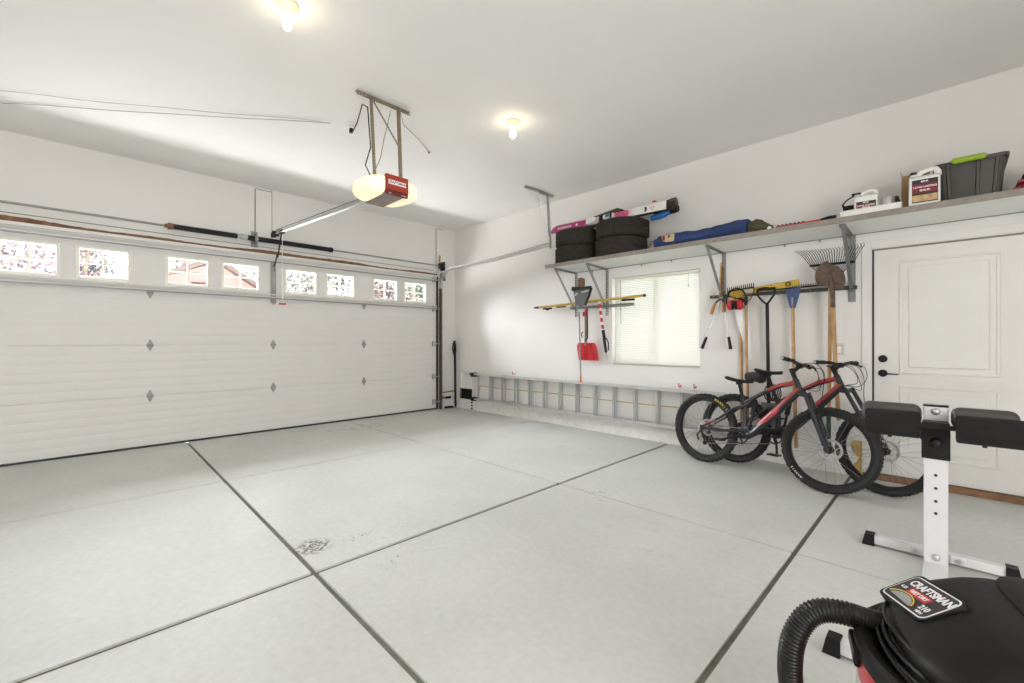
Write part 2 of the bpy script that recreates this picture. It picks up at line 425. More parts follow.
for z in (.14, .605, 1.205, 1.84, 2.38):   # edge rollers
    m = MB(); y = GY1-.06
    m.bx(.004, .05, y-.035, y+.02, z-.045, z+.045, bev=.004); m.cyl((.055, y, z), (.055, GY1+.045, z), .006, n=8)
    m.cyl((.055, GY1+.012, z), (.055, GY1+.035, z), .022, n=16)
    g('roller', m, M['galv'], 'end hinge with roller')
m = MB()   # centre bracket where the opener arm is fixed
m.bx(.008, .030, -3.215, -3.150, 1.78, 2.36, bev=.002); m.bx(.03, .06, -3.20, -3.19, 2.22, 2.36); m.bx(.03, .06, -3.175, -3.165, 2.22, 2.36)
for k in range(11): m.cyl((.03, -3.182, 1.83+k*.05), (.034, -3.182, 1.83+k*.05), .006, n=8)
g('opener_bracket', m, M['hinge'], 'perforated steel opener bracket')

# tracks
tk = thing('door_track', 'grey steel garage door track curving from the door side to along the right wall', 'door track', (.05, -.37, 0))
g = W(tk)
path = [(.075, -.37, .0), (.075, -.37, 1.0), (.075, -.37, 2.22)]
for k in range(1, 9):
    a = R(90*k/8); path.append((.075+.33*(1-math.cos(a)), -.37, 2.22+.33*math.sin(a)))
def cchan(path, w_, d_, yoff):
    """C channel swept in the xz plane; opens towards -y"""
    m = MB(); rings = []
    for i, p in enumerate(path):
        a = Vector(path[max(0, i-1)]); b = Vector(path[min(len(path)-1, i+1)]); t = (b-a).normalized()
        nrm = Vector((t.z, 0, -t.x))
        P_ = Vector(p)
        pr = [(-w_/2, -d_), (-w_/2, 0), (w_/2, 0), (w_/2, -d_), (w_/2-.004, -d_), (w_/2-.004, -.004), (-w_/2+.004, -.004), (-w_/2+.004, -d_)]
        rings.append([P_+nrm*u+Vector((0, v, 0)) for u, v in pr])
    m.loft(rings); return m
vert = cchan(path[:3], .055, .028, 0)
g('vertical_track', vert, M['shaft'])
path2 = path[2:]+[(1.5, -.36, 2.565), (2.66, -.35, 2.63)]
g('horizontal_track', cchan(path2, .055, .028, 0), M['galv'])
m = MB(); m.bx(0, .03, -.335, -.30, .0, 2.45); m.bx(0, .06, -.365, -.335, .0, .05)
for z in (.3, .95, 1.5, 2.1): m.bx(.0, .08, -.345, -.33, z-.02, z+.02)
g('jamb_angle', m, M['galv'])
m = MB(); m.bx(.0, .02, -.43, -.395, 0, 2.44)
g('weather_seal', m, M['seal'])
m = MB(); m.bx(.001, .16, -.34, -.334, 2.36, 2.52); m.bx(.1, .17, -.37, -.335, 2.45, 2.50)
g('flag_bracket', m, M['steel'])
# hanger of the track
th = thing('track_hanger', 'grey steel angle hanger holding the horizontal door track to the ceiling', 'hanger', (2.64, -.4, H))
g = W(th)
def angle_bar(a, b, w_, t_, side, hole=.0, drop=(0, 0, -1), w2=None):
    """L angle from a to b; one flange along 'side', other along 'drop'"""
    a, b = Vector(a), Vector(b); m = MB(); L = (b-a); s1 = Vector(side).normalized(); s2 = Vector(drop).normalized(); t = L.normalized()
    nseg = max(1, int(L.length/hole)) if hole else 1
    def slab(u, v, u0, u1, v0, v1, a0, a1):
        p = [a+t*x+u*y+v*z for x in (a0, a1) for y in (u0, u1) for z in (v0, v1)]
        vs = [m._v(q) for q in p]
        for q in [(0,1,3,2),(4,6,7,5),(0,4,5,1),(2,3,7,6),(0,2,6,4),(1,5,7,3)]: m._f([vs[i] for i in q])
    ll = L.length
    w0 = w_
    for (u, v) in ((s1, s2), (s2, s1)):
        w_ = w0 if u is s1 else (w2 or w0)
        if hole:
            slab(u, v, 0, w_*.30, 0, t_, 0, ll); slab(u, v, w_*.70, w_, 0, t_, 0, ll)
            for i in range(nseg):
                x0 = ll*i/nseg; slab(u, v, w_*.30, w_*.70, 0, t_, x0, x0+ll/nseg*.5)
        else: slab(u, v, 0, w_, 0, t_, 0, ll)
    return m
g('ceiling_angle', angle_bar((2.62, -.83, H-.002), (2.62, -.22, H-.002), .032, .003, (1, 0, 0)), M['galv'])
g('hanger_strap', angle_bar((2.64, -.60, H-.02), (2.65, -.335, 2.66), .018, .003, (0, 1, 0), drop=(1, 0, 0)), M['galv'])
g('hanger_angle', angle_bar((2.63, -.36, H-.02), (2.655, -.325, 2.58), .032, .003, (0, -1, 0), drop=(1, 0, 0)), M['galv'])

# torsion shaft, springs
ts = thing('torsion_spring_assembly', 'steel shaft with two black springs across the wall above the garage door', 'torsion springs', (.1, -3.18, 2.63))
g = W(ts)
g('shaft', MB().cyl((.1, GY0-.2, 2.63), (.1, -.30, 2.63), .0127, n=12), M['steel'])
def spring(y0, y1, rad):
    m = MB(); n_ = int((y1-y0)/.0135)
    prof = []
    m.cyl((.1, y0, 2.63), (.1, y1, 2.63), rad-.006, n=20)
    for i in range(n_):
        yc = y0+(i+.5)*(y1-y0)/n_
        m.ring([(rad-.007, -.006), (rad, -.004), (rad+.001, 0), (rad, .004), (rad-.007, .006)], T(.1, yc, 2.63) @ RX(PI/2), n=14)
    return m
a = g('spring', spring(-4.32, -3.64, .033), M['dark'], 'left black torsion spring')
b = g('spring', spring(-3.52, -2.42, .033), M['dark'], 'right black torsion spring')
g('winding_cone', MB().cyl((.1, -4.36, 2.63), (.1, -4.31, 2.63), .040, .036).cyl((.1, -4.39, 2.63), (.1, -4.35, 2.63), .024), M['brown'], 'rusty winding cone at the left spring end')
g('winding_cone', MB().cyl((.1, -2.43, 2.63), (.1, -2.39, 2.63), .038), M['dark'])
g('spring_collar', MB().cyl((.1, -3.65, 2.63), (.1, -3.51, 2.63), .026).cyl((.1, -3.60, 2.63), (.1, -3.56, 2.63), .038), M['galv'])
g('centre_bracket', MB().bx(.024, .13, -3.425, -3.415, 2.56, 2.70).bx(.0185, .024, -3.46, -3.38, 2.53, 2.74).cyl((.1, -3.44, 2.63), (.1, -3.40, 2.63), .045), M['steel'])
g('cable_drum', MB().cyl((.1, -.43, 2.63), (.1, -.37, 2.63), .05, .055, n=20).cyl((.1, -.37, 2.63), (.1, -.355, 2.63), .062, n=20).bx(.001, .15, -.345, -.335, 2.55, 2.71), M['dark'], 'black cable drum at the right end')
solo('wood_block', MB().bx(.02, .045, -.385, -.355, 2.70, 2.84, bev=.002), M['ochre'], 'small brown wood scrap above the right cable drum', 'wood block', (.03, -.37, 2.7))

# photo eye and pipe beside the track
pe = thing('safety_sensor', 'small black safety sensor low on the garage door track', 'sensor', (.1, -.29, .2)); g = W(pe)
g('bracket', MB().bx(.03, .12, -.335, -.33, .19, .23).bx(.1, .105, -.335, -.25, .19, .23), M['galv'])
g('body', MB().bx(.07, .115, -.30, -.17, .185, .225, bev=.006), M['black'])
solo('brown_pipe', MB().tube([(.06, -.32, .30), (.06, -.2, .305), (.06, -.03, .315)], .012), M['brown'], 'short brown pipe crossing the corner wall behind the ski poles', 'pipe', (.06, -.2, .3))
solo('floor_block', MB().bx(.03, .10, -.27, -.10, .001, .035, bev=.006), M['blackm'], 'flat black piece on the floor in the corner beside the garage door', 'block', (.06, -.2, 0))
# ski poles
for k, (dx, lab) in enumerate(((0, 'black ski pole leaning in the corner, nearer the garage door'), (.075, 'black ski pole leaning in the corner, nearer the vent'))):
    t = thing('ski_pole', lab, 'ski pole', (.16+dx, -.13, 0), group='ski poles in the corner'); g = W(t)
    b0 = Vector((.13+dx, -.09-.04*k, .03)); t0 = Vector((.085+dx*1.0, -.07-.04*k, 1.12-.05*k))
    g('shaft', MB().cyl(b0, t0, .013, .016), M['dark'])
    d = (t0-b0).normalized()
    g('grip', MB().tube([t0-d*.04, t0+d*.03, t0+d*.10, t0+d*.14], [.02, .024, .02, .024], n=10), M['black'])
    g('basket', MB().cyl(b0+d*.06, b0+d*.07, .028), M['blackm'])
    g('tip', MB().cyl(b0-d*.02, b0, .004, .008), M['blackm'])
    g('strap', MB().tube([t0+d*.12, t0+d*.10+Vector((.01, -.04, 0)), t0+d*.0+Vector((.0, -.05, -.02)), t0-d*.08+Vector((.0, -.03, 0)), t0+d*.02], .008, n=6), M['black'])

# ------------------------------------------------------------------ opener
OY, OZ = -3.215, 2.568
op = thing('garage_door_opener', 'garage door opener with red front and lit lenses hanging from the ceiling', 'garage door opener', (3.25, -3.19, 2.66)); g = W(op)
# body shell
m = MB(); m.box((3.18, OY, OZ), (.40, .19, .15), bev=.012); m.box((3.20, OY, OZ+.09), (.2, .12, .05), bev=.015)
g('housing', m, M['openg'])
m = MB()
m.prism([(-.105, .082), (.105, .082), (.108, -.045), (-.108, -.045)], .02, Matrix(((0, 0, 1, 3.375), (1, 0, 0, OY), (0, 1, 0, OZ), (0, 0, 0, 1))))
red = g('front_panel', m, M['openr'], 'red front panel')
m = MB(); m.prism([(-.108, -.045), (.108, -.045), (.100, -.085), (-.100, -.085)], .018, Matrix(((0, 0, 1, 3.375), (1, 0, 0, OY), (0, 1, 0, OZ), (0, 0, 0, 1))))
g('lower_panel', m, mat('opener_maroon', (.13, .015, .015), .45))
tm = Matrix(((0, 0, 1, 3.3955), (1, 0, 0, OY), (0, 1, 0, OZ+.02), (0, 0, 0, 1)))
m = MB().box((0, 0, 0), (.17, .036, .001), tm)
g('name_plate', m, M['lwht'], 'pale name plate', parent=red)
m = MB().text('CRAFTSMAN', .030, tm @ T(0, 0, .001), .0004, bold=.0006)
g('lettering', m, M['lred'], parent=red)
m = MB().text('1/2 HP', .016, tm @ T(.06, -.095, .0), .0004).text('220', .016, tm @ T(-.07, -.095, .0), .0004)
g('lettering', m, M['lwht'], parent=red)
def lens(sgn):
    m = MB(); rings = []
    y0 = OY+sgn*.11
    for i in range(7):
        t = i/6.0; y = y0+sgn*(.135*t)
        sx = .20*math.sqrt(max(0, 1-(t*.84)**2.4)); sz = .082*(1-.42*t**1.7)
        r = .03; pts = []
        for a in range(20):
            an = 2*PI*a/20; cx = abs(math.cos(an))**.45*(1 if math.cos(an) > 0 else -1); cz = abs(math.sin(an))**.45*(1 if math.sin(an) > 0 else -1)
            pts.append((3.19+sx*cx, y, OZ+sz*cz))
        rings.append(pts)
    m.loft(rings); return m
g('light_lens', lens(-1), M['lens'], 'lit cream lens on the left'); g('light_lens', lens(1), M['lens'], 'lit cream lens on the right')
rl = MB(); a, b = Vector((.22, -3.19, 2.735)), Vector((2.99, -3.21, 2.575))
mmr = T(*((a+b)/2)) @ RY(math.atan2(-(b-a).z, (b-a).x))
L = (b-a).length
rl.box((0, 0, .018), (L, .04, .005), mmr).box((0, 0, 0), (L, .006, .036), mmr).box((0, 0, -.018), (L, .040, .005), mmr)
g('rail', rl, M['alu'], 'long steel rail running to the door')
g('chain', MB().box((-.02, .012, .026), (L-.1, .008, .010), mmr).box((-.02, -.012, .026), (L-.1, .008, .010), mmr), M['blackm'])
g('header_bracket', MB().bx(.018, .12, -3.215, -3.165, 2.70, 2.76).cyl((.14, -3.23, 2.735), (.14, -3.15, 2.735), .035), M['blackm'])
g('trolley', MB().box((.39, -3.19, 2.71), (.13, .05, .045), bev=.005), M['blackm'])
g('door_arm', MB().tube([(.38, -3.19, 2.70), (.28, -3.185, 2.52), (.20, -3.182, 2.40)], .010, n=8).tube([(.22, -3.19, 2.44), (.12, -3.185, 2.34), (.05, -3.182, 2.30)], .010, n=8), M['dark'])
cd = g('release_cord', MB().tube([(.37, -3.175, 2.69), (.365, -3.176, 2.2), (.37, -3.175, 1.76)], .004, n=6), M['lwht'], 'thin white release cord')
g('release_handle', MB().box((.37, -3.175, 1.752), (.02, .085, .022), T(.37, -3.175, 1.752) @ RZ(R(0)) @ T(-.37, 3.175, -1.752), bev=.006), M['lred2'], 'red pull handle', parent=cd)

oh = thing('opener_hanger', 'perforated yellow-zinc steel frame hanging the opener from the ceiling', 'hanger', (3.18, -3.2, H)); g = W(oh)
g('ceiling_angle', angle_bar((3.185, -3.475, H-.001), (3.185, -2.96, H-.001), .034, .003, (-1, 0, 0), .03), M['brass'])
g('hanger_angle', angle_bar((3.19, -3.365, H-.02), (3.22, -3.345, 2.64), .030, .003, (0, 1, 0), .028, drop=(1, 0, 0)), M['brass'])
g('hanger_angle', angle_bar((3.19, -3.105, H-.02), (3.20, -3.085, 2.64), .038, .003, (0, 1, 0), .028, drop=(1, 0, 0)), M['brass'])
g('brace', angle_bar((3.20, -3.35, H-.04), (3.205, -3.085, 2.98), .020, .003, (0, 1, 0), .028, drop=(1, 0, 0)), M['brass'])
solo('opener_wire', MB().tube([(3.1, -3.11, H-.01), (3.14, -3.2, 3.05), (3.17, -3.25, 2.86), (3.14, -3.30, 2.72), (3.16, -3.27, 2.655)], .004, n=6), M['tan'], 'thin wire dropping from the ceiling to the opener', 'wire', (3.14, -3.2, 3.0))
# outlet on the ceiling, plug & cable
ot = thing('ceiling_outlet', 'white round ceiling outlet with a black plug beside the opener hanger', 'outlet', (2.56, -3.24, H)); g = W(ot)
g('plate', MB().lathe([(.055, -.012), (.055, 0)], T(2.56, -3.24, H), n=24), M['white'])
g('socket', MB().box((2.56, -3.24, H-.022), (.05, .07, .02), bev=.005), M['white'])
solo('power_cord', MB().box((2.56, -3.235, H-.05), (.035, .03, .05), bev=.008).tube([(2.56, -3.235, H-.07), (2.66, -3.27, H-.12), (2.85, -3.31, H-.10), (3.05, -3.36, H-.03), (3.19, -3.38, 3.25), (3.225, -3.37, 2.9), (3.17, -3.39, 2.76), (3.18, -3.34, 2.66)], .0055, n=8), M['black'], 'black power cord plugged into the ceiling outlet', 'power cord', (2.56, -3.24, H-.04))
wv = lambda a, b, n_, s: [tuple(Vector(a).lerp(Vector(b), i/n_)+Vector((s*math.sin(i*1.1), s*math.cos(i*.9), -abs(s)*.6*math.sin(PI*i/n_)))) for i in range(n_+1)]
solo('ceiling_wire', MB().tube(wv((.787, -5.612, H-.01), (2.50, -3.42, H-.02), 14, .012), .0035, n=6), M['lgry'], 'thin grey wire along the ceiling, the lower of the two at the left', 'wire', (1.5, -4.6, H))
solo('ceiling_wire', MB().tube(wv((.95, -5.75, H-.008), (1.9, -4.35, H-.008), 8, .008)+[] if False else wv((.95, -5.75, H-.006), (2.45, -3.50, H-.012), 14, .02), .0025, n=6), M['lgry'], 'faint thin wire along the ceiling, the upper of the two at the left', 'wire', (1.5, -4.8, H))
solo('ceiling_wire', MB().tube([(3.12, -3.02, H-.01), (3.02, -2.93, H-.05), (2.82, -2.64, H-.02), (2.60, -2.36, H-.004)], .0035, n=6).cyl((2.59, -2.35, H-.012), (2.59, -2.35, H), .012), M['tan'], 'thin wire clipped to the ceiling right of the opener hanger', 'wire', (2.9, -2.7, H))

# ------------------------------------------------------------------ ceiling lights
def ceiling_light(x, y, lab):
    t = thing('ceiling_light', lab, 'ceiling light', (x, y, H), group='bare bulb ceiling lights')
    MB().lathe([(.066, 0), (.066, -.010), (.058, -.018), (.03, -.03), (.022, -.045)], n=32).build('lamp_base', M['lampb'], t)
    MB().lathe([(.017, -.042), (.017, -.06)], n=20).build('bulb_socket', M['lampb'], t)
    MB().lathe([(.014, -.058), (.024, -.07), (.028, -.10), (.028, -.135), (.018, -.155), (.006, -.158)], n=20).build('bulb', M['bulb'], t, label='lit bulb')
    return t
ceiling_light(3.765, -4.205, 'bare glowing bulb on a round ceiling base, the larger one near the top edge')
ceiling_light(3.735, -2.17, 'bare glowing bulb on a round ceiling base, right of the opener and farther away')

# ------------------------------------------------------------------ window with blinds
wn = thing('window_1', 'white vinyl sliding window behind closed blinds', 'window', ((WX0+WX1)/2, .1, WZ0)); wn['kind'] = 'structure'; g = W(wn)
m = MB(); t_ = .045
m.bx(WX0, WX0+t_, .08, .14, WZ0, WZ1); m.bx(WX1-t_, WX1, .08, .14, WZ0, WZ1); m.bx(WX0+t_, WX1-t_, .08, .14, WZ0, WZ0+t_); m.bx(WX0+t_, WX1-t_, .08, .14, WZ1-t_, WZ1)
cx = (WX0+WX1)/2; m.bx(cx-.035, cx+.035, .09, .135, WZ0+t_, WZ1-t_)
g('window_frame', m, M['vinyl'])
g('pane', MB().bx(WX0+t_, cx-.035, .11, .114, WZ0+t_, WZ1-t_), M['glass']); g('pane', MB().bx(cx+.035, WX1-t_, .11, .114, WZ0+t_, WZ1-t_), M['glass'])
bl = thing('window_blind', 'closed white horizontal mini blind in the window', 'window blind', (cx, .03, WZ0)); g = W(bl)
bx0, bx1 = WX0+.035, WX1-.012
m = MB(); ns = 46; zt, zb = WZ1-.045, WZ0+.03
for i in range(ns):
    z = zb+(zt-zb)*i/(ns-1)
    mm = T((bx0+bx1)/2, .035, z) @ RX(R(60))
    rr = []
    for xx in (-(bx1-bx0)/2, (bx1-bx0)/2):
        rr.append([(xx, -.0135, 0), (xx, -.005, .002), (xx, .005, .002), (xx, .0135, 0), (xx, .005, .0013), (xx, -.005, .0013)])
    m.loft(rr, m=mm)
g('slats', m, M['slat'])
g('head_rail', MB().bx(bx0, bx1, .015, .05, WZ1-.035, WZ1-.004, bev=.003), M['vinyl'])
g('bottom_rail', MB().bx(bx0, bx1, .025, .045, WZ0+.006, WZ0+.022, bev=.003), M['vinyl'])
g('tilt_wand', MB().cyl((bx0+.09, .012, WZ1-.04), (bx0+.095, .012, WZ1-.62), .004), M['lgry'], 'clear tilt wand')
g('pull_cord', MB().cyl((bx1-.13, .010, WZ1-.03), (bx1-.13, .010, WZ1-.16), .0015).tube([(bx1-.13, .010, WZ1-.16), (bx1-.13, .010, WZ1-.20)], [.004, .008]), M['lgry'])
struct('trim_7', MB().bx(WX0, WX1, -.004, .08, WZ0-.012, WZ0), M['trimw'], label='white window sill board')

# ------------------------------------------------------------------ man door
dr = thing('door_2', 'white panelled side door with black lever and deadbolt', 'door', ((DX0+DX1)/2, .03, 0)); dr['kind'] = 'structure'; g = W(dr)
Y0 = .006
m = MB(); m.bx(DX0+.014, DX1-.014, Y0, Y0+.042, .06, DZ-.014, bev=.002)
def panel_mold(m, x0, x1, z0, z1):
    # raised ogee frame with raised field
    w1 = .022
    for a, b, c, d in ((x0, x1, z0, z0+w1), (x0, x1, z1-w1, z1), (x0, x0+w1, z0+w1, z1-w1), (x1-w1, x1, z0+w1, z1-w1)):
        m.bx(a, b, Y0-.011, Y0+.004, c, d, bev=.007)
    i = .060
    m.bx(x0+i, x1-i, Y0-.009, Y0+.004, z0+i, z1-i, bev=.008)
panel_mold(m, 6.385, 6.985, .965, 1.965); panel_mold(m, 6.385, 6.985, .235, .865)
g('door_leaf', m, M['trimw'])
def rosette(z):
    return MB().lathe([(.033, 0), (.033, .006), (.028, .014), (.012, .018)], T(6.275, Y0, z) @ RX(PI/2), n=28)
m = rosette(1.095); m.box((6.275, Y0-.026, 1.095), (.010, .012, .034), bev=.003)
g('deadbolt', m, M['black'], 'black deadbolt')
m = rosette(.965); m.cyl((6.275, Y0-.015, .965), (6.275, Y0-.05, .965), .011); m.tube([(6.275, Y0-.05, .965), (6.30, Y0-.055, .965), (6.385, Y0-.052, .962)], [.011, .010, .007], n=10, ry=.7)
g('lever_handle', m, M['black'], 'black lever handle')
m = MB()
m.bx(DX0, DX0+.010, .004, .06, .0, DZ)
g('jamb_gap', m, M['seal'], 'dark gap at the latch side')
m = MB(); m.bx(DX1-.010, DX1, .004, .06, .0, DZ); m.bx(DX0+.01, DX1-.01, .004, .06, DZ-.010, DZ)
g('jamb_gap', m, M['gap'], 'grey gap over the door')
m = MB()
m.bx(DX0-.072, DX0-.002, -.014, 0, .0, DZ+.075, bev=.003); m.bx(DX1+.002, DX1+.07, -.014, 0, .0, DZ+.075, bev=.003); m.bx(DX0-.002, DX1+.002, -.014, 0, DZ+.004, DZ+.075, bev=.003)
g('door_casing', m, M['trimw'])
m = MB(); rings = []
for i in range(40):
    x = DX0-.07+(1.1)*i/39; h = .052+random.uniform(-.004, .004)
    rings.append([(x, -.028, .001), (x, -.024, h), (x, .05, h+.004), (x, .05, .001)])
m.loft(rings); g('threshold', m, M['brown'], 'rough brown wood threshold')
m = MB(); pts = []
for i in range(26):
    z = .01+.32*i/25
    pts.append((6.075+.010*math.sin(i*.55)+random.uniform(-.008, .008)+(.02 if 8 < i < 15 else 0)-(.015 if i > 20 else 0), z))
poly = pts+[(6.125, .33), (6.125, .01)]
m.prism(poly, .006, Matrix(((1, 0, 0, 0), (0, 0, 1, -.026), (0, 1, 0, 0), (0, 0, 0, 1))))
struct('trim_8', m, M['ochre'], label='ochre patch of bare wood low beside the door casing')
# light switch
sw = thing('light_switch', 'white light switch plate left of the side door', 'light switch', (5.96, 0, 1.175)); g = W(sw)
g('plate', MB().bx(5.925, 5.995, -.006, 0, 1.115, 1.235, bev=.003), mat('ivory_switch_plate', (.66, .65, .62), .4))
g('rocker_gap', MB().bx(5.939, 5.981, -.0075, -.005, 1.135, 1.215), M['gap'])
g('rocker', MB().bx(5.943, 5.977, -.011, -.005, 1.14, 1.21, bev=.002), M['vinyl'])
#NEXT
# ------------------------------------------------------------------ shelf
SX0, SX1, SZ, ST = 2.79, 8.2, 2.247, 2.294
sh = thing('wall_shelf', 'long white shelf board with taupe edge on steel brackets along the right wall', 'shelf', (5.0, 0, SZ)); g = W(sh)
g('board', MB().bx(SX0, SX1, -.592, 0, SZ, ST-.002), M['shelfw'])
g('edging', MB().bx(SX0-.004, SX1, -.602, -.592, SZ-.001, ST, bev=.002).bx(SX0-.006, SX0, -.592, 0, SZ, ST), M['shelfe'], 'taupe front edging')
m = MB()
for x in (3.15, 3.9, 4.3, 5.5, 5.8): m.bx(x, x+.012, -.012, 0, SZ-.03, SZ)
m.bx(SX0, SX1, -.008, 0, SZ-.006, SZ)
g('back_cleat', m, M['steel'])
def bracket(x, zb, wd, holes, xf=None, ws=None):
    ws = ws or wd
    xf = x+.06 if xf is None else xf
    m = MB()
    t0 = angle_bar((x-wd/2, -.001, SZ-.002), (x-wd/2, -.001, zb), wd, .004, (1, 0, 0), holes, drop=(0, -1, 0), w2=.012)
    b_ = g('shelf_bracket', t0, M['steel'])
    g('horizontal_arm', angle_bar((x-wd/2, -.02, SZ-.001), (xf-wd/2, -.56, SZ-.001), wd*.7, .004, (1, 0, 0), 0, drop=(0, 0, -1), w2=.02), M['steel'], parent=b_)
    g('diagonal_strut', angle_bar((xf+ws/2, -.56, SZ-.01), (x+ws/2, -.03, zb+.10), ws, .004, (-1, 0, 0), holes, drop=(0, -.7, -.7), w2=.012), M['steel'], parent=b_)
bracket(2.875, 1.60, .034, .035)
bracket(3.395, 1.60, .036, .035)
bracket(4.915, 1.60, .038, 0, 4.94, .028)
bracket(6.055, 1.62, .054, 0, 6.065, .030)

M['railk'] = mat('dark_painted_steel', (.085, .08, .075), .5, .3, noise=.2)
M['gripw'] = mat('orange_brown_wood', (.42, .17, .05), .5, noise=.2)
def rail(x0, x1, z, lab, rm='steel'):
    t = thing('tool_rail', lab, 'tool rail', ((x0+x1)/2, 0, z)); q = W(t)
    q('bar', angle_bar((x0, -.055, z), (x1, -.055, z), .034, .003, (0, 0, 1), 0, drop=(0, 1, 0)), M[rm])
    m = MB(); n_ = int((x1-x0)/.16)
    for i in range(n_+1):
        x = x0+.05+(x1-x0-.1)*i/n_
        q('hook', MB().tube([(x, -.05, z+.018), (x, -.085, z+.012), (x, -.10, z+.022), (x, -.10, z+.034)], .004, n=6), M['steel'])
rail(2.80, 3.83, 1.715, 'grey steel bar on the wall left of the window, holding the brush and striped stick')
rail(4.78, 6.10, 1.735, 'long grey steel bar on the wall right of the window, holding garden tools', 'railk')

# ------------------------------------------------------------------ tyres
def tire_mb(r, w_, rim=.21):
    m = MB(); hw = w_/2
    m.ring([(rim, -hw*.72), (rim+.03, -hw*.92), ((rim+r)/2, -hw), (r-.035, -hw*.96), (r-.008, -hw*.80), (r, -hw*.66), (r, hw*.66), (r-.008, hw*.80), (r-.035, hw*.96), ((rim+r)/2, hw), (rim+.03, hw*.92), (rim, hw*.72), (rim+.02, 0)], n=72)
    n_ = 60
    for i in range(n_):
        a = 2*PI*i/n_
        for j, z in enumerate((-hw*.62, -hw*.22, hw*.22, hw*.62)):
            mm = RZ(a+(j % 2)*PI/n_) @ T(r+.001, 0, z) @ RX(.35 if j % 2 else -.35)
            m.box((0, 0, 0), (.012, 2*PI*r/n_*.70, hw*.30), mm)
    return m
def tire(x, y, z, r, w_, lab):
    t = thing('car_tire', lab, 'tire', (x, y, z), group='stacked car tires on the shelf')
    tire_mb(r, w_).build('tread', M['oldtyre'], t)
TW = .221
tire(3.130, -.315, ST+TW/2, .296, TW, 'bottom tire of the left stack on the shelf')
tire(3.135, -.312, ST+TW*1.5, .296, TW, 'top tire of the left stack, under the pink ski tip')
tire(3.800, -.325, ST+TW/2, .308, TW, 'bottom tire of the right stack beside the tan block')
tire(3.815, -.32, ST+TW*1.5, .318, TW, 'top tire of the right stack, under the ski bindings')
TT = ST+2*TW+.002
# pink ski
def ski(name, lab, a, b, w_, th, material, tilt, group=None, binding=True, curl=.07):
    """a = shovel tip, b = tail; board stands on edge, base facing the room"""
    a, b = Vector(a), Vector(b); L = (b-a).length
    ang = math.atan2((b-a).y, (b-a).x); el = math.asin((b-a).z/L)
    t = thing(name, lab, 'ski', a, (0, -el, ang), group)
    fx = RX(tilt)
    m = MB(fx); rings = []
    for i in range(41):
        u = i/40; x = u*L
        hw = w_/2*(1-.16*math.sin(PI*min(1, max(0, (u-.08)/.9))))
        if u < .09: hw *= math.sqrt(max(.02, 1-((.09-u)/.09)**2))
        off = curl*max(0, (.13-u)/.13)**2
        rings.append([(x, off-th/2, -hw), (x, off-th/2, hw), (x, off+th/2, hw), (x, off+th/2, -hw)])
    m.loft(rings); m.build('ski_board', material, t)
    if binding:
        q = MB(fx); 
        for u, s in ((.42, 1), (.58, -1)):
            q.box((L*u, -th/2-.018, 0), (.13, .035, w_*.72), bev=.006); q.box((L*u+s*.05, -th/2-.035, 0), (.05, .04, w_*.5), bev=.008)
        bd = q.build('binding', M['white'], t, label='white binding')
        q = MB(fx); q.box((L*.575, -th/2-.06, .004), (.05, .004, .03)); q.build('binding_badge', M['blueb'], bd)
        q = MB(fx); q.box((L*.51, -th/2-.012, 0), (.06, .025, w_*.8), bev=.004); q.build('brake', M['black'], bd); q = MB(fx); q.cyl((L*.60, -th/2-.05, -.03), (L*.60, -th/2-.05, .03), .012); q.build('heel_lever', M['black'], bd)
    return t, L, fx
t, L, fx = ski('ski', 'pink and white ski with white bindings lying on both tire stacks', (2.735, -.47, TT+.050), (4.425, -.40, TT+.062), .098, .014, M['pink'], R(-6))
fr = Matrix(((1, 0, 0, 0), (0, 0, -1, -.0075), (0, 1, 0, 0), (0, 0, 0, 1)))   # local: text plane facing -y
MB(fx @ fr).text('ROSSIGNOL', .042, T(L*.17, -.002, 0), .0004, bold=.0006).build('lettering', M['lwht'], t)
MB(fx @ fr).cyl((L*.285, 0, 0), (L*.285, 0, .001), .017, n=20).build('round_mark', M['lwht'], t)
MB(fx @ fr).ring([(.016, 0), (.022, 0), (.022, .001), (.016, .001)], T(L*.905, 0, 0), n=24).build('round_mark', M['lred2'], t)
MB(fx @ fr).prism([(L*.845, -.026), (L*.86, -.03), (L*.868, 0), (L*.86, .03), (L*.845, .026), (L*.852, 0)], .001).build('round_mark', M['lblk'], t)
ski('ski', 'dark ski lying behind the pink ski on the tires', (2.95, -.27, TT+.05), (4.50, -.33, TT+.062), .09, .014, M['lblk'], R(-4), binding=True)
# long dark bag on top
m = MB(); pts = []; rs = []
for i in range(25):
    u = i/24; pts.append(Vector((3.05, -.20, TT+.075)).lerp(Vector((4.42, -.20, TT+.135)), u)); rs.append(.018+.032*min(1, u*1.6)**.8+.003*math.sin(i*1.9))
m.tube(pts, rs, n=14)
sb = thing('ski_bag', 'long dark grey rolled bag lying on top of the tires behind the skis', 'bag', (3.7, -.2, TT)); q = W(sb)
q('bag_body', m, mat('charcoal_bag_fabric', (.065, .058, .05), .8, noise=.3, bump=.4), jitter=.002)
q('end_cap', MB().cyl((4.40, -.20, TT+.135), (4.455, -.20, TT+.138), .054, .050, n=20), M['shaft'], 'brown round end')
q('orange_tag', MB().box((4.20, -.24, TT+.19), (.05, .012, .02)), mat('orange_tag', (.6, .12, .02), .5))
m = MB()
m.prism([(3.35, 0), (3.40, .035), (3.75, .075), (3.80, .055), (3.78, .02), (3.5, 0)], .20, Matrix(((1, 0, 0, 0), (0, 0, 1, -.33), (0, 1, 0, TT+.115), (0, 0, 0, 1))))
solo('folded_cloth', m, M['olive'], 'olive folded cloth on top of the dark bag over the tires', 'cloth', (3.6, -.23, TT+.12), jitter=.004)
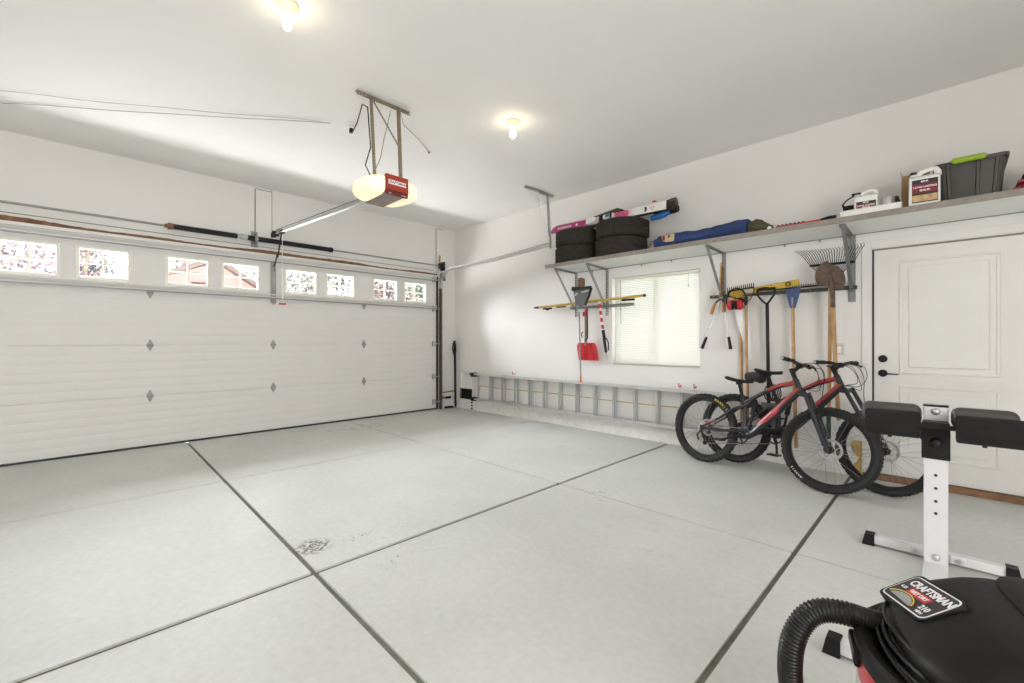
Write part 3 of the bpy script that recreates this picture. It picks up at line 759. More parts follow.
q('blue_pouch', MB().tube([(4.18, -.27, TT-.015), (4.28, -.27, TT-.012), (4.35, -.27, TT+.0), (4.40, -.27, TT+.01)], [.032, .036, .034, .026], n=14), M['blueb'], 'bright blue pouch strapped under the bag')
q('black_roll', MB().tube([(4.20, -.215, TT+.04), (4.36, -.215, TT+.045), (4.46, -.215, TT+.05), (4.485, -.215, TT+.05)], [.040, .044, .044, .036], n=14), M['black'], 'black rolled end under the bag')

solo('tan_block', MB().box((4.285, -.40, ST+.060), (.085, .10, .118), bev=.012), M['tan'], 'small tan block between the right tire stack and the blue bag', 'block', (4.285, -.40, ST), jitter=.001)
# blue tent bag
tb = thing('tent_bag', 'long blue rolled tent bag with a tan label lying on the shelf', 'bag', (4.8, -.47, ST)); q = W(tb)
m = MB(); rings = []
n_ = 40
for i in range(n_+1):
    u = i/n_; x = 4.345+.955*u
    r_ = .066+.016*u+.005*math.sin(u*9)
    if u < .03 : r_ *= .86
    pts = []
    for j in range(24):
        a = 2*PI*j/24; w_ = 1+.05*math.sin(3*a+u*7)+.03*math.sin(5*a-u*23)
        y = r_*1.35*math.cos(a)*w_; z = r_*math.sin(a)*w_+r_
        z = max(0, z+.004*math.sin(i*.9+j))
        pts.append((x, -.47+y+.05*u, ST+.002+z))
    rings.append(pts)
m.loft(rings); q('bag_body', m, M['blue'])
m = MB().box((4.515, -.475, ST+.088), (.165, .172, .098), bev=.03)
q('label', m, mat('tan_label', (.55, .43, .25), .6), 'tan label sewn on the bag')
m = MB(); tmx = Matrix(((1, 0, 0, 4.475), (0, 0, -1, -.5625), (0, 1, 0, ST+.092), (0, 0, 0, 1)))
m.box((0, 0, 0), (.03, .055, .001), tmx).box((.06, .01, 0), (.022, .03, .001), tmx)
q('label_print', m, M['lred'])
m = MB(); rings = []
for i in range(13):
    u = i/12; x = 5.312+.20*u; r_ = (.045+.034*math.sin(PI*min(1, u*.95+.12)))*(1-.35*u)
    rings.append([(x, -.45+r_*1.2*math.cos(2*PI*j/16)*(1+.1*math.sin(3*j)), ST+.002+max(0, r_+r_*math.sin(2*PI*j/16)+.008*math.sin(j*2+i))) for j in range(16)])
m.loft(rings)
solo('stuff_sack', m, M['olive'], 'crumpled olive sack right of the blue tent bag', 'sack', (5.38, -.45, ST))
solo('small_bottle', MB().cyl((5.50, -.52, ST+.001), (5.50, -.52, ST+.03), .018).cyl((5.50, -.52, ST+.03), (5.50, -.52, ST+.04), .01), M['white'], 'tiny pale bottle at the foot of the olive sack', 'bottle', (5.50, -.52, ST))
rp = thing('red_pole', 'thin dark red pole with black ends lying along the shelf front', 'pole', (5.75, -.5, ST)); q = W(rp)

q('shaft', MB().tube([(5.56, -.50, ST+.022), (5.72, -.50, ST+.020), (5.90, -.50, ST+.026)], .013), M['lred2'], 'dark red shaft')
q('end_grip', MB().tube([(5.90, -.50, ST+.026), (5.96, -.50, ST+.034), (6.01, -.50, ST+.034)], [.014, .019, .016]), M['black'], 'black end')
m = MB().box((5.66, -.46, ST+.035), (.24, .03, .014), bev=.003)
for i in range(7): m.box((5.56+i*.033, -.46, ST+.045), (.014, .02, .012))
q('clip_strip', m, M['blackm'])

# tray and jugs
tray = thing('paint_tray', 'flat white plastic tray under the left jug', 'tray', (6.235, -.48, ST)); q = W(tray)
m = MB(); m.bx(6.055, 6.43, -.585, -.40, ST+.001, ST+.006); 
for a in ((6.05, 6.06, -.59, -.40), (6.425, 6.435, -.59, -.40), (6.06, 6.425, -.59, -.582), (6.06, 6.425, -.408, -.40)): m.bx(*a, ST+.001, ST+.05, bev=.002)
for i in range(20): m.bx(6.07+i*.018, 6.077+i*.018, -.594, -.588, ST+.042, ST+.05)
m.bx(6.045, 6.44, -.596, -.58, ST+.036, ST+.043, bev=.002)
q('tray_body', m, M['white'])
def jug(x, y, z, w_, d_, h, rot, lab, name='plastic_jug', lt=1.0):
    t = thing(name, lab, 'jug', (x, y, z), (0, 0, rot), group='white jugs on the shelf')
    # silhouette with handle hole, extruded
    k = h
    outer = [(-w_/2, 0), (w_/2, 0), (w_/2, .70*k), (w_/2-.003, .84*k), (w_*.40, .94*k), (w_*.30, .99*k), (w_*.12, .99*k), (-w_*.08, .95*k), (-w_*.18, .90*k), (-w_*.30, .88*k), (-w_*.44, .85*k), (-w_/2, .74*k)]
    hole = [(w_*.36, .78*k), (w_*.36, .86*k), (w_*.28, .90*k), (w_*.05, .87*k), (-w_*.10, .83*k), (-w_*.12, .78*k)]
    m = MB(); dh = d_*.46
    fr = Matrix(((1, 0, 0, 0), (0, 0, -1, d_/2), (0, 1, 0, 0), (0, 0, 0, 1)))
    # body below handle
    m.box((0, 0, .37*k), (w_, d_, .74*k), bev=.012, seg=3)
    # shoulder
    m.loft([[(-w_*.49, -d_*.47, .735*k), (w_*.49, -d_*.47, .735*k), (w_*.49, d_*.47, .735*k), (-w_*.49, d_*.47, .735*k)],
            [(-w_*.47, -dh*.5, .79*k), (w_*.47, -dh*.5, .79*k), (w_*.47, dh*.5, .79*k), (-w_*.47, dh*.5, .79*k)]])
    # handle loop
    m.tube([(w_*.42, 0, .76*k), (w_*.43, 0, .86*k), (w_*.36, 0, .94*k), (w_*.20, 0, .955*k), (0, 0, .925*k), (-w_*.14, 0, .88*k), (-w_*.20, 0, .80*k), (-w_*.2, 0, .75*k)], [r_*k/.285 for r_ in (.022, .019, .018, .017, .017, .018, .022, .024)], n=12, ry=1.1)
    m.loft([[(-w_*.34+.03*math.cos(a*PI/8), .03*math.sin(a*PI/8), .76*k) for a in range(16)], [(-w_*.34+.019*math.cos(a*PI/8), .019*math.sin(a*PI/8), .86*k) for a in range(16)]])
    m.build('jug_body', M['white'], t)
    MB().lathe([(.022, .855*k), (.022, .925*k), (.018, .93*k)], T(-w_*.34, 0, 0), n=20).build('cap', M['lblk'], t)
    fr = Matrix(((1, 0, 0, .01*0), (0, 0, -1, -d_/2-.0008), (0, 1, 0, 0), (0, 0, 0, 1)))
    lb = MB(fr).prism([(-w_*.40, .05*k), (w_*.42, .05*k), (w_*.42, .66*k*lt), (-w_*.40, .66*k*lt)], .0008).build('label', M['lblk'], t, label='printed label')
    MB(fr).prism([(-w_*.39, .30*k*lt), (w_*.41, .30*k*lt), (w_*.41, .55*k*lt), (-w_*.39, .55*k*lt)], .0012).build('label_band', M['lred'], lb)
    MB(fr).prism([(-w_*.39, .08*k), (w_*.41, .08*k), (w_*.41, .25*k*lt), (-w_*.39, .25*k*lt)], .0012).build('label_picture', M['ltan'], lb)
    MB(fr @ T(0, 0, .0014)).text('LONG LASTING', w_*.105, T(w_*.01, .46*k*lt, 0), .0002, bold=.0005).text('SEALER', w_*.105, T(w_*.01, .37*k*lt, 0), .0002, bold=.0005).text('BEHR', w_*.10, T(w_*.0, .60*k*lt, 0), .0002, bold=.0005).build('lettering', M['lwht'], lb)
    return t
jug(6.205, -.47, ST+.007, .155, .105, .215, R(6), 'white jug with dark red label standing in the flat tray', lt=.78)
jug(6.562, -.535, ST+.001, .176, .115, .285, R(4), 'larger white jug with dark red label in front of the cardboard box')
ring_ = [(.045, 0), (.045, .062), (.042, .065)]
solo('metal_can', MB().lathe([(.042, 0), (.045, .004), (.045, .058), (.043, .062), (.040, .058)], T(6.335, -.48, ST+.007), n=32).lathe([(.034, 0), (.036, .004), (.036, .05)], T(6.262, -.40+.06, ST+.055), n=24) if False else MB().lathe([(.042, 0), (.045, .004), (.045, .118), (.043, .122), (.040, .118)], T(6.345, -.47, ST+.007), n=32), M['galv'], 'shiny metal can in the tray right of the left jug', 'can', (6.345, -.47, ST+.007))
solo('brown_jar', MB().lathe([(.034, 0), (.038, .006), (.038, .11), (.030, .125), (.030, .145)], T(6.378, -.375, ST+.001), n=24), M['shaft'], 'small brown jar between the metal can and cardboard box', 'jar', (6.378, -.375, ST))
bk = thing('tool_basket', 'small black basket with a looped cable at the left end of the tray', 'basket', (6.09, -.32, ST)); q = W(bk)
m = MB(); m.bx(6.045, 6.19, -.385, -.26, ST+.001, ST+.008)
for i in range(4):
    z = ST+.02+i*.034; m.bx(6.04, 6.195, -.39, -.382, z, z+.016); m.bx(6.04, 6.195, -.262, -.255, z, z+.016); m.bx(6.04, 6.047, -.382, -.262, z, z+.016); m.bx(6.188, 6.195, -.382, -.262, z, z+.016)
for x in (6.04, 6.115, 6.188):
    for y in (-.391, -.256): m.bx(x, x+.008, y, y+.008, ST+.001, ST+.150)
m.bx(6.05, 6.185, -.38, -.265, ST+.01, ST+.135)
q('basket_body', m, M['black'])
q('cable', MB().tube([(6.05, -.37, ST+.10), (6.035, -.38, ST+.15), (6.06, -.39, ST+.18), (6.11, -.39, ST+.21), (6.15, -.38, ST+.19)], .006, n=8).box((6.13, -.385, ST+.225), (.06, .02, .018), bev=.004), M['black'], 'looped black cable')
# cardboard box
cb = thing('cardboard_box', 'open brown cardboard box behind the larger white jug', 'box', (6.53, -.28, ST)); q = W(cb)
a0, a1, b0_, b1_, z1 = 6.425, 6.590, -.42, -.12, ST+.30
m = MB(); m.bx(a0, a1, b0_, b1_, ST+.001, ST+.006)
m.bx(a0, a0+.005, b0_, b1_, ST+.006, z1); m.bx(a1-.005, a1, b0_, b1_, ST+.006, z1); m.bx(a0+.005, a1-.005, b0_, b0_+.005, ST+.006, z1-.01); m.bx(a0+.005, a1-.005, b1_-.005, b1_, ST+.006, z1)
q('box_body', m, M['card'])
m = MB(); m.loft([[(a0, b0_, z1), (a0+.004, b0_, z1), (a0+.004, b1_, z1), (a0, b1_, z1)], [(a0-.008, b0_, z1+.03), (a0-.004, b0_, z1+.03), (a0-.004, b1_, z1+.03), (a0-.008, b1_, z1+.03)]])
q('flap', m, M['card'])
# tote
tt = thing('storage_tote', 'large dark grey plastic tote with a lime green handle', 'storage tote', (6.85, -.30, ST)); q = W(tt)
def rrect(cx, cy, hx, hy, r, z, n=5):
    p = []
    for sx, sy, a0 in ((1, 1, 0), (-1, 1, 90), (-1, -1, 180), (1, -1, 270)):
        for k in range(n): a = R(a0+90*k/(n-1)); p.append((cx+sx*(hx-r)+r*math.cos(a), cy+sy*(hy-r)+r*math.sin(a), z))
    return p
tx, ty = 6.805, -.240
m = MB(); m.loft([rrect(tx, ty, .160, .195, .04, ST+.001), rrect(tx, ty, .185, .220, .04, ST+.315), rrect(tx, ty, .178, .213, .036, ST+.315), rrect(tx, ty, .153, .188, .036, ST+.01)])
q('tote_body', m, M['tote'])
m = MB()
m.loft([rrect(tx, ty, .186, .221, .042, ST+.288), rrect(tx, ty, .198, .232, .044, ST+.286), rrect(tx, ty, .200, .234, .045, ST+.312), rrect(tx, ty, .185, .220, .04, ST+.316)])
q('rim', m, M['tote'])
for x in (-.115, .045, .140):
    q('rib', MB().loft([[(tx+x*.87+a, ty-.196-b, ST+.004) for a, b in ((-.012, 0), (.012, 0), (.008, .010), (-.008, .010))], [(tx+x+a, ty-.217-b, ST+.286) for a, b in ((-.012, 0), (.012, 0), (.008, .010), (-.008, .010))]]), M['tote'])
q('handle', MB().tube([(tx-.085, ty-.245, ST+.295), (tx-.075, ty-.25, ST+.305), (tx+.065, ty-.25, ST+.305), (tx+.075, ty-.245, ST+.295)], [.022, .024, .024, .022], n=14), M['lime'], 'lime green latch handle')
# folded blankets
bcols = [((.22, .02, .03), 'dark red'), ((.30, .04, .04), 'red patterned'), ((.03, .035, .05), 'dark blue grey'), ((.33, .24, .04), 'mustard')]
zz = ST+.002
for k, (c_, nm) in enumerate(bcols):
    h_ = .036; t0 = MB(); rings = []
    for i in range(15):
        u = i/14; x = 7.015+.022*k+.6*u
        pf = []
        for (yy_, z_) in ((-.52, 0), (-.535, h_*.25), (-.535, h_*.75), (-.52, h_), (-.15, h_), (-.15, 0)):
            e_ = .55 if (i in (0, 14)) else 1
            zc = h_/2+(z_-h_/2)*e_
            pf.append((x, yy_, zz+zc+.004*math.sin(i*1.3+k)+.0001))
        rings.append(pf)
    t0.loft(rings)
    solo('folded_blanket', t0, mat('blanket_'+nm.replace(' ', '_'), c_, .9, noise=.5, scale=30, bump=.5, bscale=120), nm+' folded blanket, '+('bottom one', 'second from bottom', 'third from bottom', 'top one')[k]+' of the pile right of the tote', 'blanket', (7.3, -.35, zz), group='folded blankets right of the tote', jitter=.002)
    zz += h_+.005

# ------------------------------------------------------------------ ladder on the wall
M['rung'] = mat('dull_ladder_rung', (.44, .44, .435), .5, .2, noise=.05)
ld = thing('extension_ladder', 'long aluminium extension ladder hung sideways low on the right wall', 'ladder', (2.8, -.06, .2)); q = W(ld)
LX0, LX1, LZ0, LZ1 = .72, 5.03, .225, .665
for z, s in ((LZ0, 1), (LZ1, -1)):
    m = MB()
    m.bx(LX0, LX1, -.105, -.100, z-.038, z+.038); 
    # channel lips
    m.bx(LX0, LX1, -.13, -.100, z+.033, z+.038); m.bx(LX0, LX1, -.13, -.100, z-.038, z-.033)
    q('side_rail', m if False else MB().bx(LX0, LX1, -.135, -.06, z-.004*s-.003, z-.004*s+.003).bx(LX0, LX1, -.135, -.129, z-.014, z+.014).bx(LX0, LX1, -.066, -.06, z-.014, z+.014), M['alu'])
    q('side_rail', MB().bx(LX0+.35, LX1-.1, -.050, -.044, z-.014, z+.014).bx(LX0+.35, LX1-.1, -.018, -.012, z-.014, z+.014).bx(LX0+.35, LX1-.1, -.05, -.012, z-.003, z+.003), M['alu'])
for i in range(14):
    x = .805+.3055*i
    m = MB(); mm = T(x, -.097, (LZ0+LZ1)/2)
    m.box((0, 0, 0), (.030, .030, LZ1-LZ0-.01), mm, bev=.006)
    q('rung', m, M['rung'])
for i in range(12):
    x = 1.117+.3055*i-.012
    q('fly_rung', MB().box((x, -.031, (LZ0+LZ1)/2), (.028, .024, LZ1-LZ0-.012), bev=.005), M['rung'])
for z in (LZ0+.01, LZ1-.01):
    q('guide_bracket', MB().bx(1.55, 1.80, -.145, -.137, z-.012, z+.012).bx(1.56, 1.60, -.15, -.01, z-.018, z+.018).cyl((1.78, -.15, z), (1.78, -.137, z), .014), M['galv'])
q('ladder_foot', MB().bx(.64, .73, -.14, -.05, LZ1-.05, LZ1+.025, bev=.01), M['black'], 'black rubber foot')
q('ladder_foot', MB().bx(.64, .73, -.14, -.05, LZ0-.04, LZ0+.03, bev=.01), M['black'], 'black rubber foot')
for x in (1.3, 3.0, 4.6):
    pass
for x, lab in ((1.62, 'red hook above the left part of the ladder'), (4.42, 'red hook above the ladder near the bicycle rear wheel, left one'), (4.60, 'red hook above the ladder near the bicycle rear wheel, right one')):
    solo('ladder_hook', MB().tube([(x, 0, .720), (x, -.05, .705), (x, -.06, .72), (x, -.06, .755)], .0055, n=8).tube([(x, 0, .73), (x, 0, .70)], .006), M['lred2'], lab, 'hook', (x, 0, .73), group='red ladder hooks')
solo('yellow_cord', MB().tube([(.74, -.006, .36), (.74, -.006, .455)]+[(.76+i*.37, -.006, .452-.006*math.sin(i)) for i in range(11)], .006, n=8), M['ochre'], 'thin ochre cord running along the wall behind the ladder', 'cord', (2.5, -.006, .45))
# vent
fv = thing('foundation_vent', 'black louvred vent with a white frame low on the wall near the corner', 'vent', (.4, 0, .28)); q = W(fv)
m = MB(); m.bx(.205, .565, -.022, -.0185, .185, .375)
for i in range(8):
    z = .20+i*.0225; m.box((.385, -.027, z), (.34, .012, .006), T(.385, -.027, z) @ RX(R(35)) @ T(-.385, .027, -z))
m.bx(.205, .22, -.034, -.018, .185, .375); m.bx(.55, .565, -.034, -.018, .185, .375); m.bx(.205, .565, -.034, -.018, .365, .375); m.bx(.205, .565, -.034, -.018, .185, .195)
q('grille', m, M['black'])
m = MB(); m.bx(.21, .228, -.030, -.0, .21, .68); m.bx(.56, .578, -.036, -.019, .03, .665); m.bx(.21, .578, -.030, -.0, .672, .69)
q('frame', m, M['trimw'], 'white surrounding frame')
q('clip', MB().box((.57, -.051, .655), (.10, .028, .04), bev=.006), M['black'])
for z in (.14, .085, .03): q('clip', MB().box((.57, -.050, z), (.025, .026, .025), bev=.004), M['black'])

# ------------------------------------------------------------------ tools left of the window
yp = thing('extension_pole', 'long yellow extension pole resting across the brackets left of the window', 'pole', (3.0, -.13, 1.79)); q = W(yp)
q('pole', MB().cyl((2.26, -.135, 1.768), (4.02, -.135, 1.822), .016), M['yellow'])
q('tip', MB().cyl((2.17, -.135, 1.765), (2.27, -.135, 1.768), .010, .020), M['black'], 'black pointed end')
q('tip', MB().cyl((4.0, -.135, 1.8215), (4.03, -.135, 1.8224), .0175), M['black'])
q('hook_strip', MB().bx(2.36, 2.52, -.15, -.12, 1.728, 1.752, bev=.004).bx(2.62, 2.78, -.15, -.12, 1.742, 1.760, bev=.004).bx(3.70, 3.88, -.15, -.12, 1.770, 1.795, bev=.004).bx(2.42, 2.46, -.15, -.12, 1.715, 1.74), M['dark'])
solo('grey_tube', MB().cyl((3.30, -.105, 1.712), (3.80, -.105, 1.712), .012, n=12), M['steel'], 'short grey tube below the yellow pole, ending at the window', 'tube', (3.5, -.105, 1.71))
db = thing('dust_pan', 'grey metal dustpan hanging left of the window', 'dustpan', (3.07, -.2, 1.86)); q = W(db)
fr = Matrix(((1, 0, 0, 3.10), (0, 0, -1, -.175), (0, 1, 0, 1.86), (0, 0, 0, 1)))
m = MB(fr); m.prism([(-.15, .10), (-.135, .06), (-.10, -.10), (-.02, -.135), (.06, -.11), (.13, .03), (.155, .11), (.05, .115)], .006)
q('pan', m, mat('dark_grey_dustpan', (.11, .11, .11), .45))
m = MB(fr); m.prism([(-.15, .10), (.05, .115), (.155, .11), (.16, .14), (.03, .135), (-.145, .155)], .045); m.prism([(.13, .03), (.155, .11), (.175, .115), (.145, .03), (.07, -.12), (.06, -.11)], .035)
q('raised_edge', m, M['dark'])
m = MB(fr); m.prism([(-.13, .02), (-.09, .035), (-.06, .06), (-.10, .07)], .009); m.prism([(-.01, .075), (.11, .095), (.11, .075), (.0, .06)], .009)
q('shiny_patches', m, M['alu'])
q('handle', MB(fr).box((-.01, .20, .0), (.085, .14, .016), bev=.03), M['woodg'], 'brown wooden handle')
st = thing('thin_rod', 'thin dark grey rod with an orange tip standing on the ladder beside the snow shovel', 'rod', (3.06, -.14, .66)); q = W(st)
q('rod', MB().cyl((3.045, -.129, .75), (3.075, -.21, 1.66), .0105), M['steel'])
q('tip', MB().cyl((3.042, -.126, .673), (3.045, -.129, .76), .014, .013), mat('orange_plastic', (.65, .14, .02), .5), 'orange tip')
ss = thing('snow_shovel', 'red plastic snow shovel hanging blade down left of the window', 'snow shovel', (3.13, -.1, 1.2)); q = W(ss)
m = MB(); rings = []
for i in range(9):
    v = i/8; z = .985+.245*v
    row_f, row_b = [], []
    for j in range(17):
        u = j/16*2-1
        hw = .165 if v < .8 else .165-.03*(v-.8)/.2
        y = -.085-.045*(1-u*u)*.4-.03*v+.008*math.cos(u*PI*4)
        row_f.append((3.118+u*hw+.02*(1-v), y-.05*(1-v)*0, z)); row_b.append((3.118+u*hw+.02*(1-v), y+.006, z))
    rings.append(row_f+row_b[::-1])
m.loft(rings); q('blade', m, M['red'])
q('shaft', MB().cyl((3.115, -.105, 1.20), (3.10, -.09, 1.69), .0165), M['woodg'], 'brown wooden shaft')
q('socket', MB().cyl((3.115, -.105, 1.19), (3.113, -.103, 1.30), .024, .021), M['steel'])
q('grip', MB().tube([(3.115, -.10, 1.62), (3.125, -.10, 1.68), (3.13, -.12, 1.72)], .012).tube([(3.085, -.12, 1.60), (3.09, -.12, 1.66)], .014), M['red'], 'red grip end')
q('cord', MB().tube([(3.12, -.13, 1.26), (3.16, -.13, 1.30), (3.15, -.12, 1.5), (3.14, -.11, 1.7)], .009, n=6), M['black'])
q('clamp', MB().tube([(3.07, -.13, 1.30), (3.065, -.14, 1.36), (3.09, -.14, 1.38)], .007), M['black'])
sp = thing('striped_stick', 'red and white striped stick with a black grip hanging left of the window', 'stick', (3.40, -.12, 1.4)); q = W(sp)
a, b = Vector((3.375, -.172, 1.79)), Vector((3.430, -.16, 1.40))
q('shaft', MB().cyl(a, b, .017), M['white'])
m = MB()
for i in range(4):
    u0 = .10+i*.24; p0 = a.lerp(b, u0); p1 = a.lerp(b, u0+.14)
    q('stripe', MB().tube([p0, p1], .0178, n=14), M['lred2'])
q('grip', MB().tube([b, b+Vector((.02, 0, -.12)), b+Vector((.045, .005, -.30))], [.022, .021, .019]), M['black'], 'black foam grip')
q('spike', MB().cyl(b+Vector((.045, .005, -.30)), b+Vector((.058, .008, -.38)), .008, .003), M['steel'])
q('hanging_strap', MB().tube([b+Vector((.01, -.005, -.10)), b+Vector((.06, -.01, -.11)), b+Vector((.09, -.01, -.17)), b+Vector((.09, -.01, -.27))], .009, n=6), M['lblk'])

# ------------------------------------------------------------------ tools right of the window
ls = thing('hedge_shears', 'hedge shears with orange-brown wood grips hanging blades up at the window side', 'hedge shears', (4.92, -.12, 1.7)); q = W(ls)
fr = Matrix(((1, 0, 0, 4.93), (0, 0, -1, -.140), (0, 1, 0, 1.72), (0, 0, 0, 1)))
q('blade', MB(fr).prism([(-.022, 0), (.012, 0), (.014, .38), (.004, .40), (-.010, .36)], .004), M['ochre'], 'ochre stained blade')
q('blade', MB(fr @ T(0, 0, .006)).prism([(-.005, -.02), (.026, -.02), (.030, .33), (.022, .36), (.010, .33)], .004), M['shaft'])
q('hanging_loop', MB(fr).tube([(.0, .02, .0), (.0, .05, -.01), (.0, .03, -.018)], .004), M['dark'])
q('pivot', MB(fr).cyl((.005, .01, -.002), (.005, .01, .018), .02), M['brass'])
q('tang', MB(fr).tube([(.0, .0, .006), (-.040, -.03, .006), (-.060, -.055, .006)], .010).tube([(.01, .0, .006), (.022, -.03, .006), (.026, -.055, .006)], .010), M['dark'])
q('grip', MB(fr).tube([(-.055, -.04, .006), (-.085, -.11, .006), (-.105, -.165, .006)], [.014, .019, .021]), M['gripw'], 'orange wooden grip')
q('grip', MB(fr).tube([(.026, -.04, .006), (.030, -.09, .006), (.032, -.15, .006)], [.014, .019, .021]), M['gripw'], 'orange wooden grip')
lp = thing('loppers', 'long handled loppers with black grips hanging open beside the window', 'loppers', (4.88, -.07, 1.6)); q = W(lp)
q('handle', MB().tube([(4.915, -.088, 1.72), (4.84, -.085, 1.50), (4.745, -.08, 1.29)], .0085), M['alu'])
q('handle', MB().tube([(4.92, -.088, 1.72), (4.955, -.085, 1.50), (4.99, -.08, 1.29)], .0085), M['alu'])
q('grip', MB().cyl((4.75, -.08, 1.30), (4.700, -.08, 1.17), .015, .018), M['black'], 'black grip')
q('grip', MB().cyl((4.988, -.08, 1.30), (5.010, -.08, 1.165), .015, .018), M['black'], 'black grip')
q('cutter', MB().box((4.915, -.083, 1.76), (.05, .02, .1), bev=.008), M['dark'])
em = thing('ear_muffs', 'red and black ear muffs hanging from the tool rail', 'ear muffs', (5.09, -.17, 1.65)); q = W(em)
q('headband', MB().tube([(5.108+.098*math.cos(a), -.205, 1.685+.125*math.sin(a)) for a in [R(-30+240*i/16) for i in range(17)]], .009, n=8), M['black'], 'black headband')
for x, c_ in ((5.058, 'black cushion'), (5.142, 'red cup')):
    q('ear_cup', MB().ell((x, -.218, 1.635), (.040, .034, .056)), M['red'], 'red cup')
    q('cushion', MB().ell((x+(.026 if x < 5.1 else -.028), -.228, 1.632), (.018, .032, .050)), M['black'], 'black cushion')
hs = thing('hand_saw', 'hand saw hanging blade down behind the ear muffs', 'hand saw', (5.13, -.08, 1.4)); q = W(hs)
fr = Matrix(((1, 0, 0, 5.125), (0, 0, -1, -.085), (0, 1, 0, 1.62), (0, 0, 0, 1)))
q('blade', MB(fr).prism([(-.085, 0), (.055, 0), (.100, -.56), (.060, -.57)], .0015), mat('polished_saw_steel', (.92, .92, .92), .35, 0), 'shiny steel blade')
m = MB(fr); m.tube([(-.07, 0, .0), (-.075, .09, .0), (-.02, .12, .0), (.035, .09, .0), (.04, 0, .0)], .014, closed=False); m.box((-.015, .0, 0), (.12, .03, .02), bev=.006)
q('handle', m, M['ochre'], 'ochre wooden handle')
hk = thing('garden_rake', 'bow rake with wooden handle hanging teeth up left of the spirit level', 'rake', (5.15, -.12, 1.8)); q = W(hk)
m = MB(); a, b = Vector((5.01, -.17, 1.785)), Vector((5.265, -.17, 1.815))
m.tube([a, b], .007)
for i in range(14):
    p = a.lerp(b, i/13); m.tube([p, p+Vector((.002, -.01, .03)), p+Vector((.006, -.03, .042))], [.005, .004, .002], n=6)
m.tube([a, a+Vector((-.005, 0, -.04)), Vector((5.12, -.17, 1.70)), Vector((5.185, -.13, 1.66))], .005)
m.tube([b, b+Vector((.005, 0, -.04)), Vector((5.24, -.17, 1.70)), Vector((5.185, -.13, 1.66))], .005)
q('rake_head', m, M['dark'])
q('handle', MB().tube([(5.178, -.125, 1.70), (5.18, -.12, 1.2), (5.19, -.10, .35)], .0155), M['wood'], 'wooden handle')
q('ferrule', MB().cyl((5.178, -.128, 1.64), (5.178, -.126, 1.72), .017), M['dark'])
h2 = thing('garden_hoe', 'thin wooden handled hoe behind the hand saw', 'hoe', (5.10, -.06, 1.0)); q = W(h2)
q('handle', MB().cyl((5.105, -.045, 1.69), (5.115, -.06, .35), .0145), M['wood'], 'wooden handle')
q('hoe_head', MB().bx(5.08, 5.14, -.06, -.035, 1.67, 1.73, bev=.004), M['dark'])
lv = thing('spirit_level', 'long yellow spirit level lying on the tool rail', 'spirit level', (5.3, -.13, 1.8)); q = W(lv)
a, b = Vector((5.02, -.123, 1.757)), Vector((5.655, -.123, 1.833))
ang = math.atan2((b-a).z, (b-a).x); L = (b-a).length
mm = T(*((a+b)/2)) @ RY(-ang)
m = MB(mm); m.box((0, 0, .025), (L, .022, .007)).box((0, 0, -.025), (L, .022, .007)).box((-L*.40, 0, 0), (L*.2, .018, .046)).box((0, 0, 0), (L*.28, .018, .046), bev=.004).box((L*.46, 0, 0), (L*.08, .018, .046)).box((L*.2, 0, 0), (L*.16, .010, .03)).box((L*.3, 0, 0), (.02, .018, .046)).box((L*.4, .005, 0), (L*.15, .006, .046))
q('level_body', m, M['yellow'])
m = MB(mm); fr = RX(PI/2); m.ell((0, -.008, 0), (.060, .006, .014)); m.ring([(.016, -.012), (.024, -.012), (.024, .012), (.016, .012)], T(L*.355, 0, 0) @ fr, n=24)
q('vial', m, M['black'], 'black vial housing')
dg_ = thing('garden_spade', 'black shafted spade with a D handle hanging right of the ear muffs', 'spade', (5.37, -.12, 1.3)); q = W(dg_)

m = MB(); m.tube([(5.295, -.15, 1.775), (5.30, -.15, 1.72), (5.34, -.145, 1.665), (5.375, -.13, 1.63)], .0105); m.tube([(5.455, -.15, 1.785), (5.45, -.15, 1.73), (5.41, -.145, 1.67), (5.375, -.13, 1.63)], .0105); m.tube([(5.292, -.15, 1.78), (5.458, -.15, 1.79)], .013)
q('d_handle', m, M['black'], 'black D handle')
q('shaft', MB().cyl((5.375, -.12, 1.65), (5.385, -.10, .62), .0165), M['black'], 'black shaft')
m = MB(); rings = []
for i in range(9):
    v = i/8; z = .28+.34*v; hw = .07*math.sqrt(max(.02, 1-(1-min(1, v*2.2))**2)) if v < .45 else .07
    rings.append([(5.385-hw, -.10, z), (5.385, -.085, z), (5.385+hw, -.10, z), (5.385+hw, -.103, z), (5.385, -.089, z), (5.385-hw, -.103, z)])
m.loft(rings); q('spade_blade', m, M['steel'])
bt = thing('scraper', 'wooden handled tool with blue tapered head under the spirit level', 'scraper', (5.60, -.11, 1.6)); q = W(bt)
fr = Matrix(((1, 0, 0, 5.60), (0, 0, -1, -.10), (0, 1, 0, 1.60), (0, 0, 0, 1)))
q('head', MB(fr).loft([[(-.062, .17, .004), (.068, .185, .004), (.068, .185, .016), (-.062, .17, .016)], [(-.045, .08, .0), (.048, .08, .0), (.048, .08, .022), (-.045, .08, .022)], [(-.020, -.02, -.004), (.020, -.02, -.004), (.020, -.02, .028), (-.020, -.02, .028)]]), M['bluet'], 'blue tapered head')
q('label_strip', MB(fr).box((0, .05, .026), (.014, .08, .001)), M['lgry'])
q('handle', MB().tube([(5.60, -.112, 1.60), (5.61, -.112, 1.0), (5.63, -.11, .20)], .0165), M['wood'], 'wooden handle')
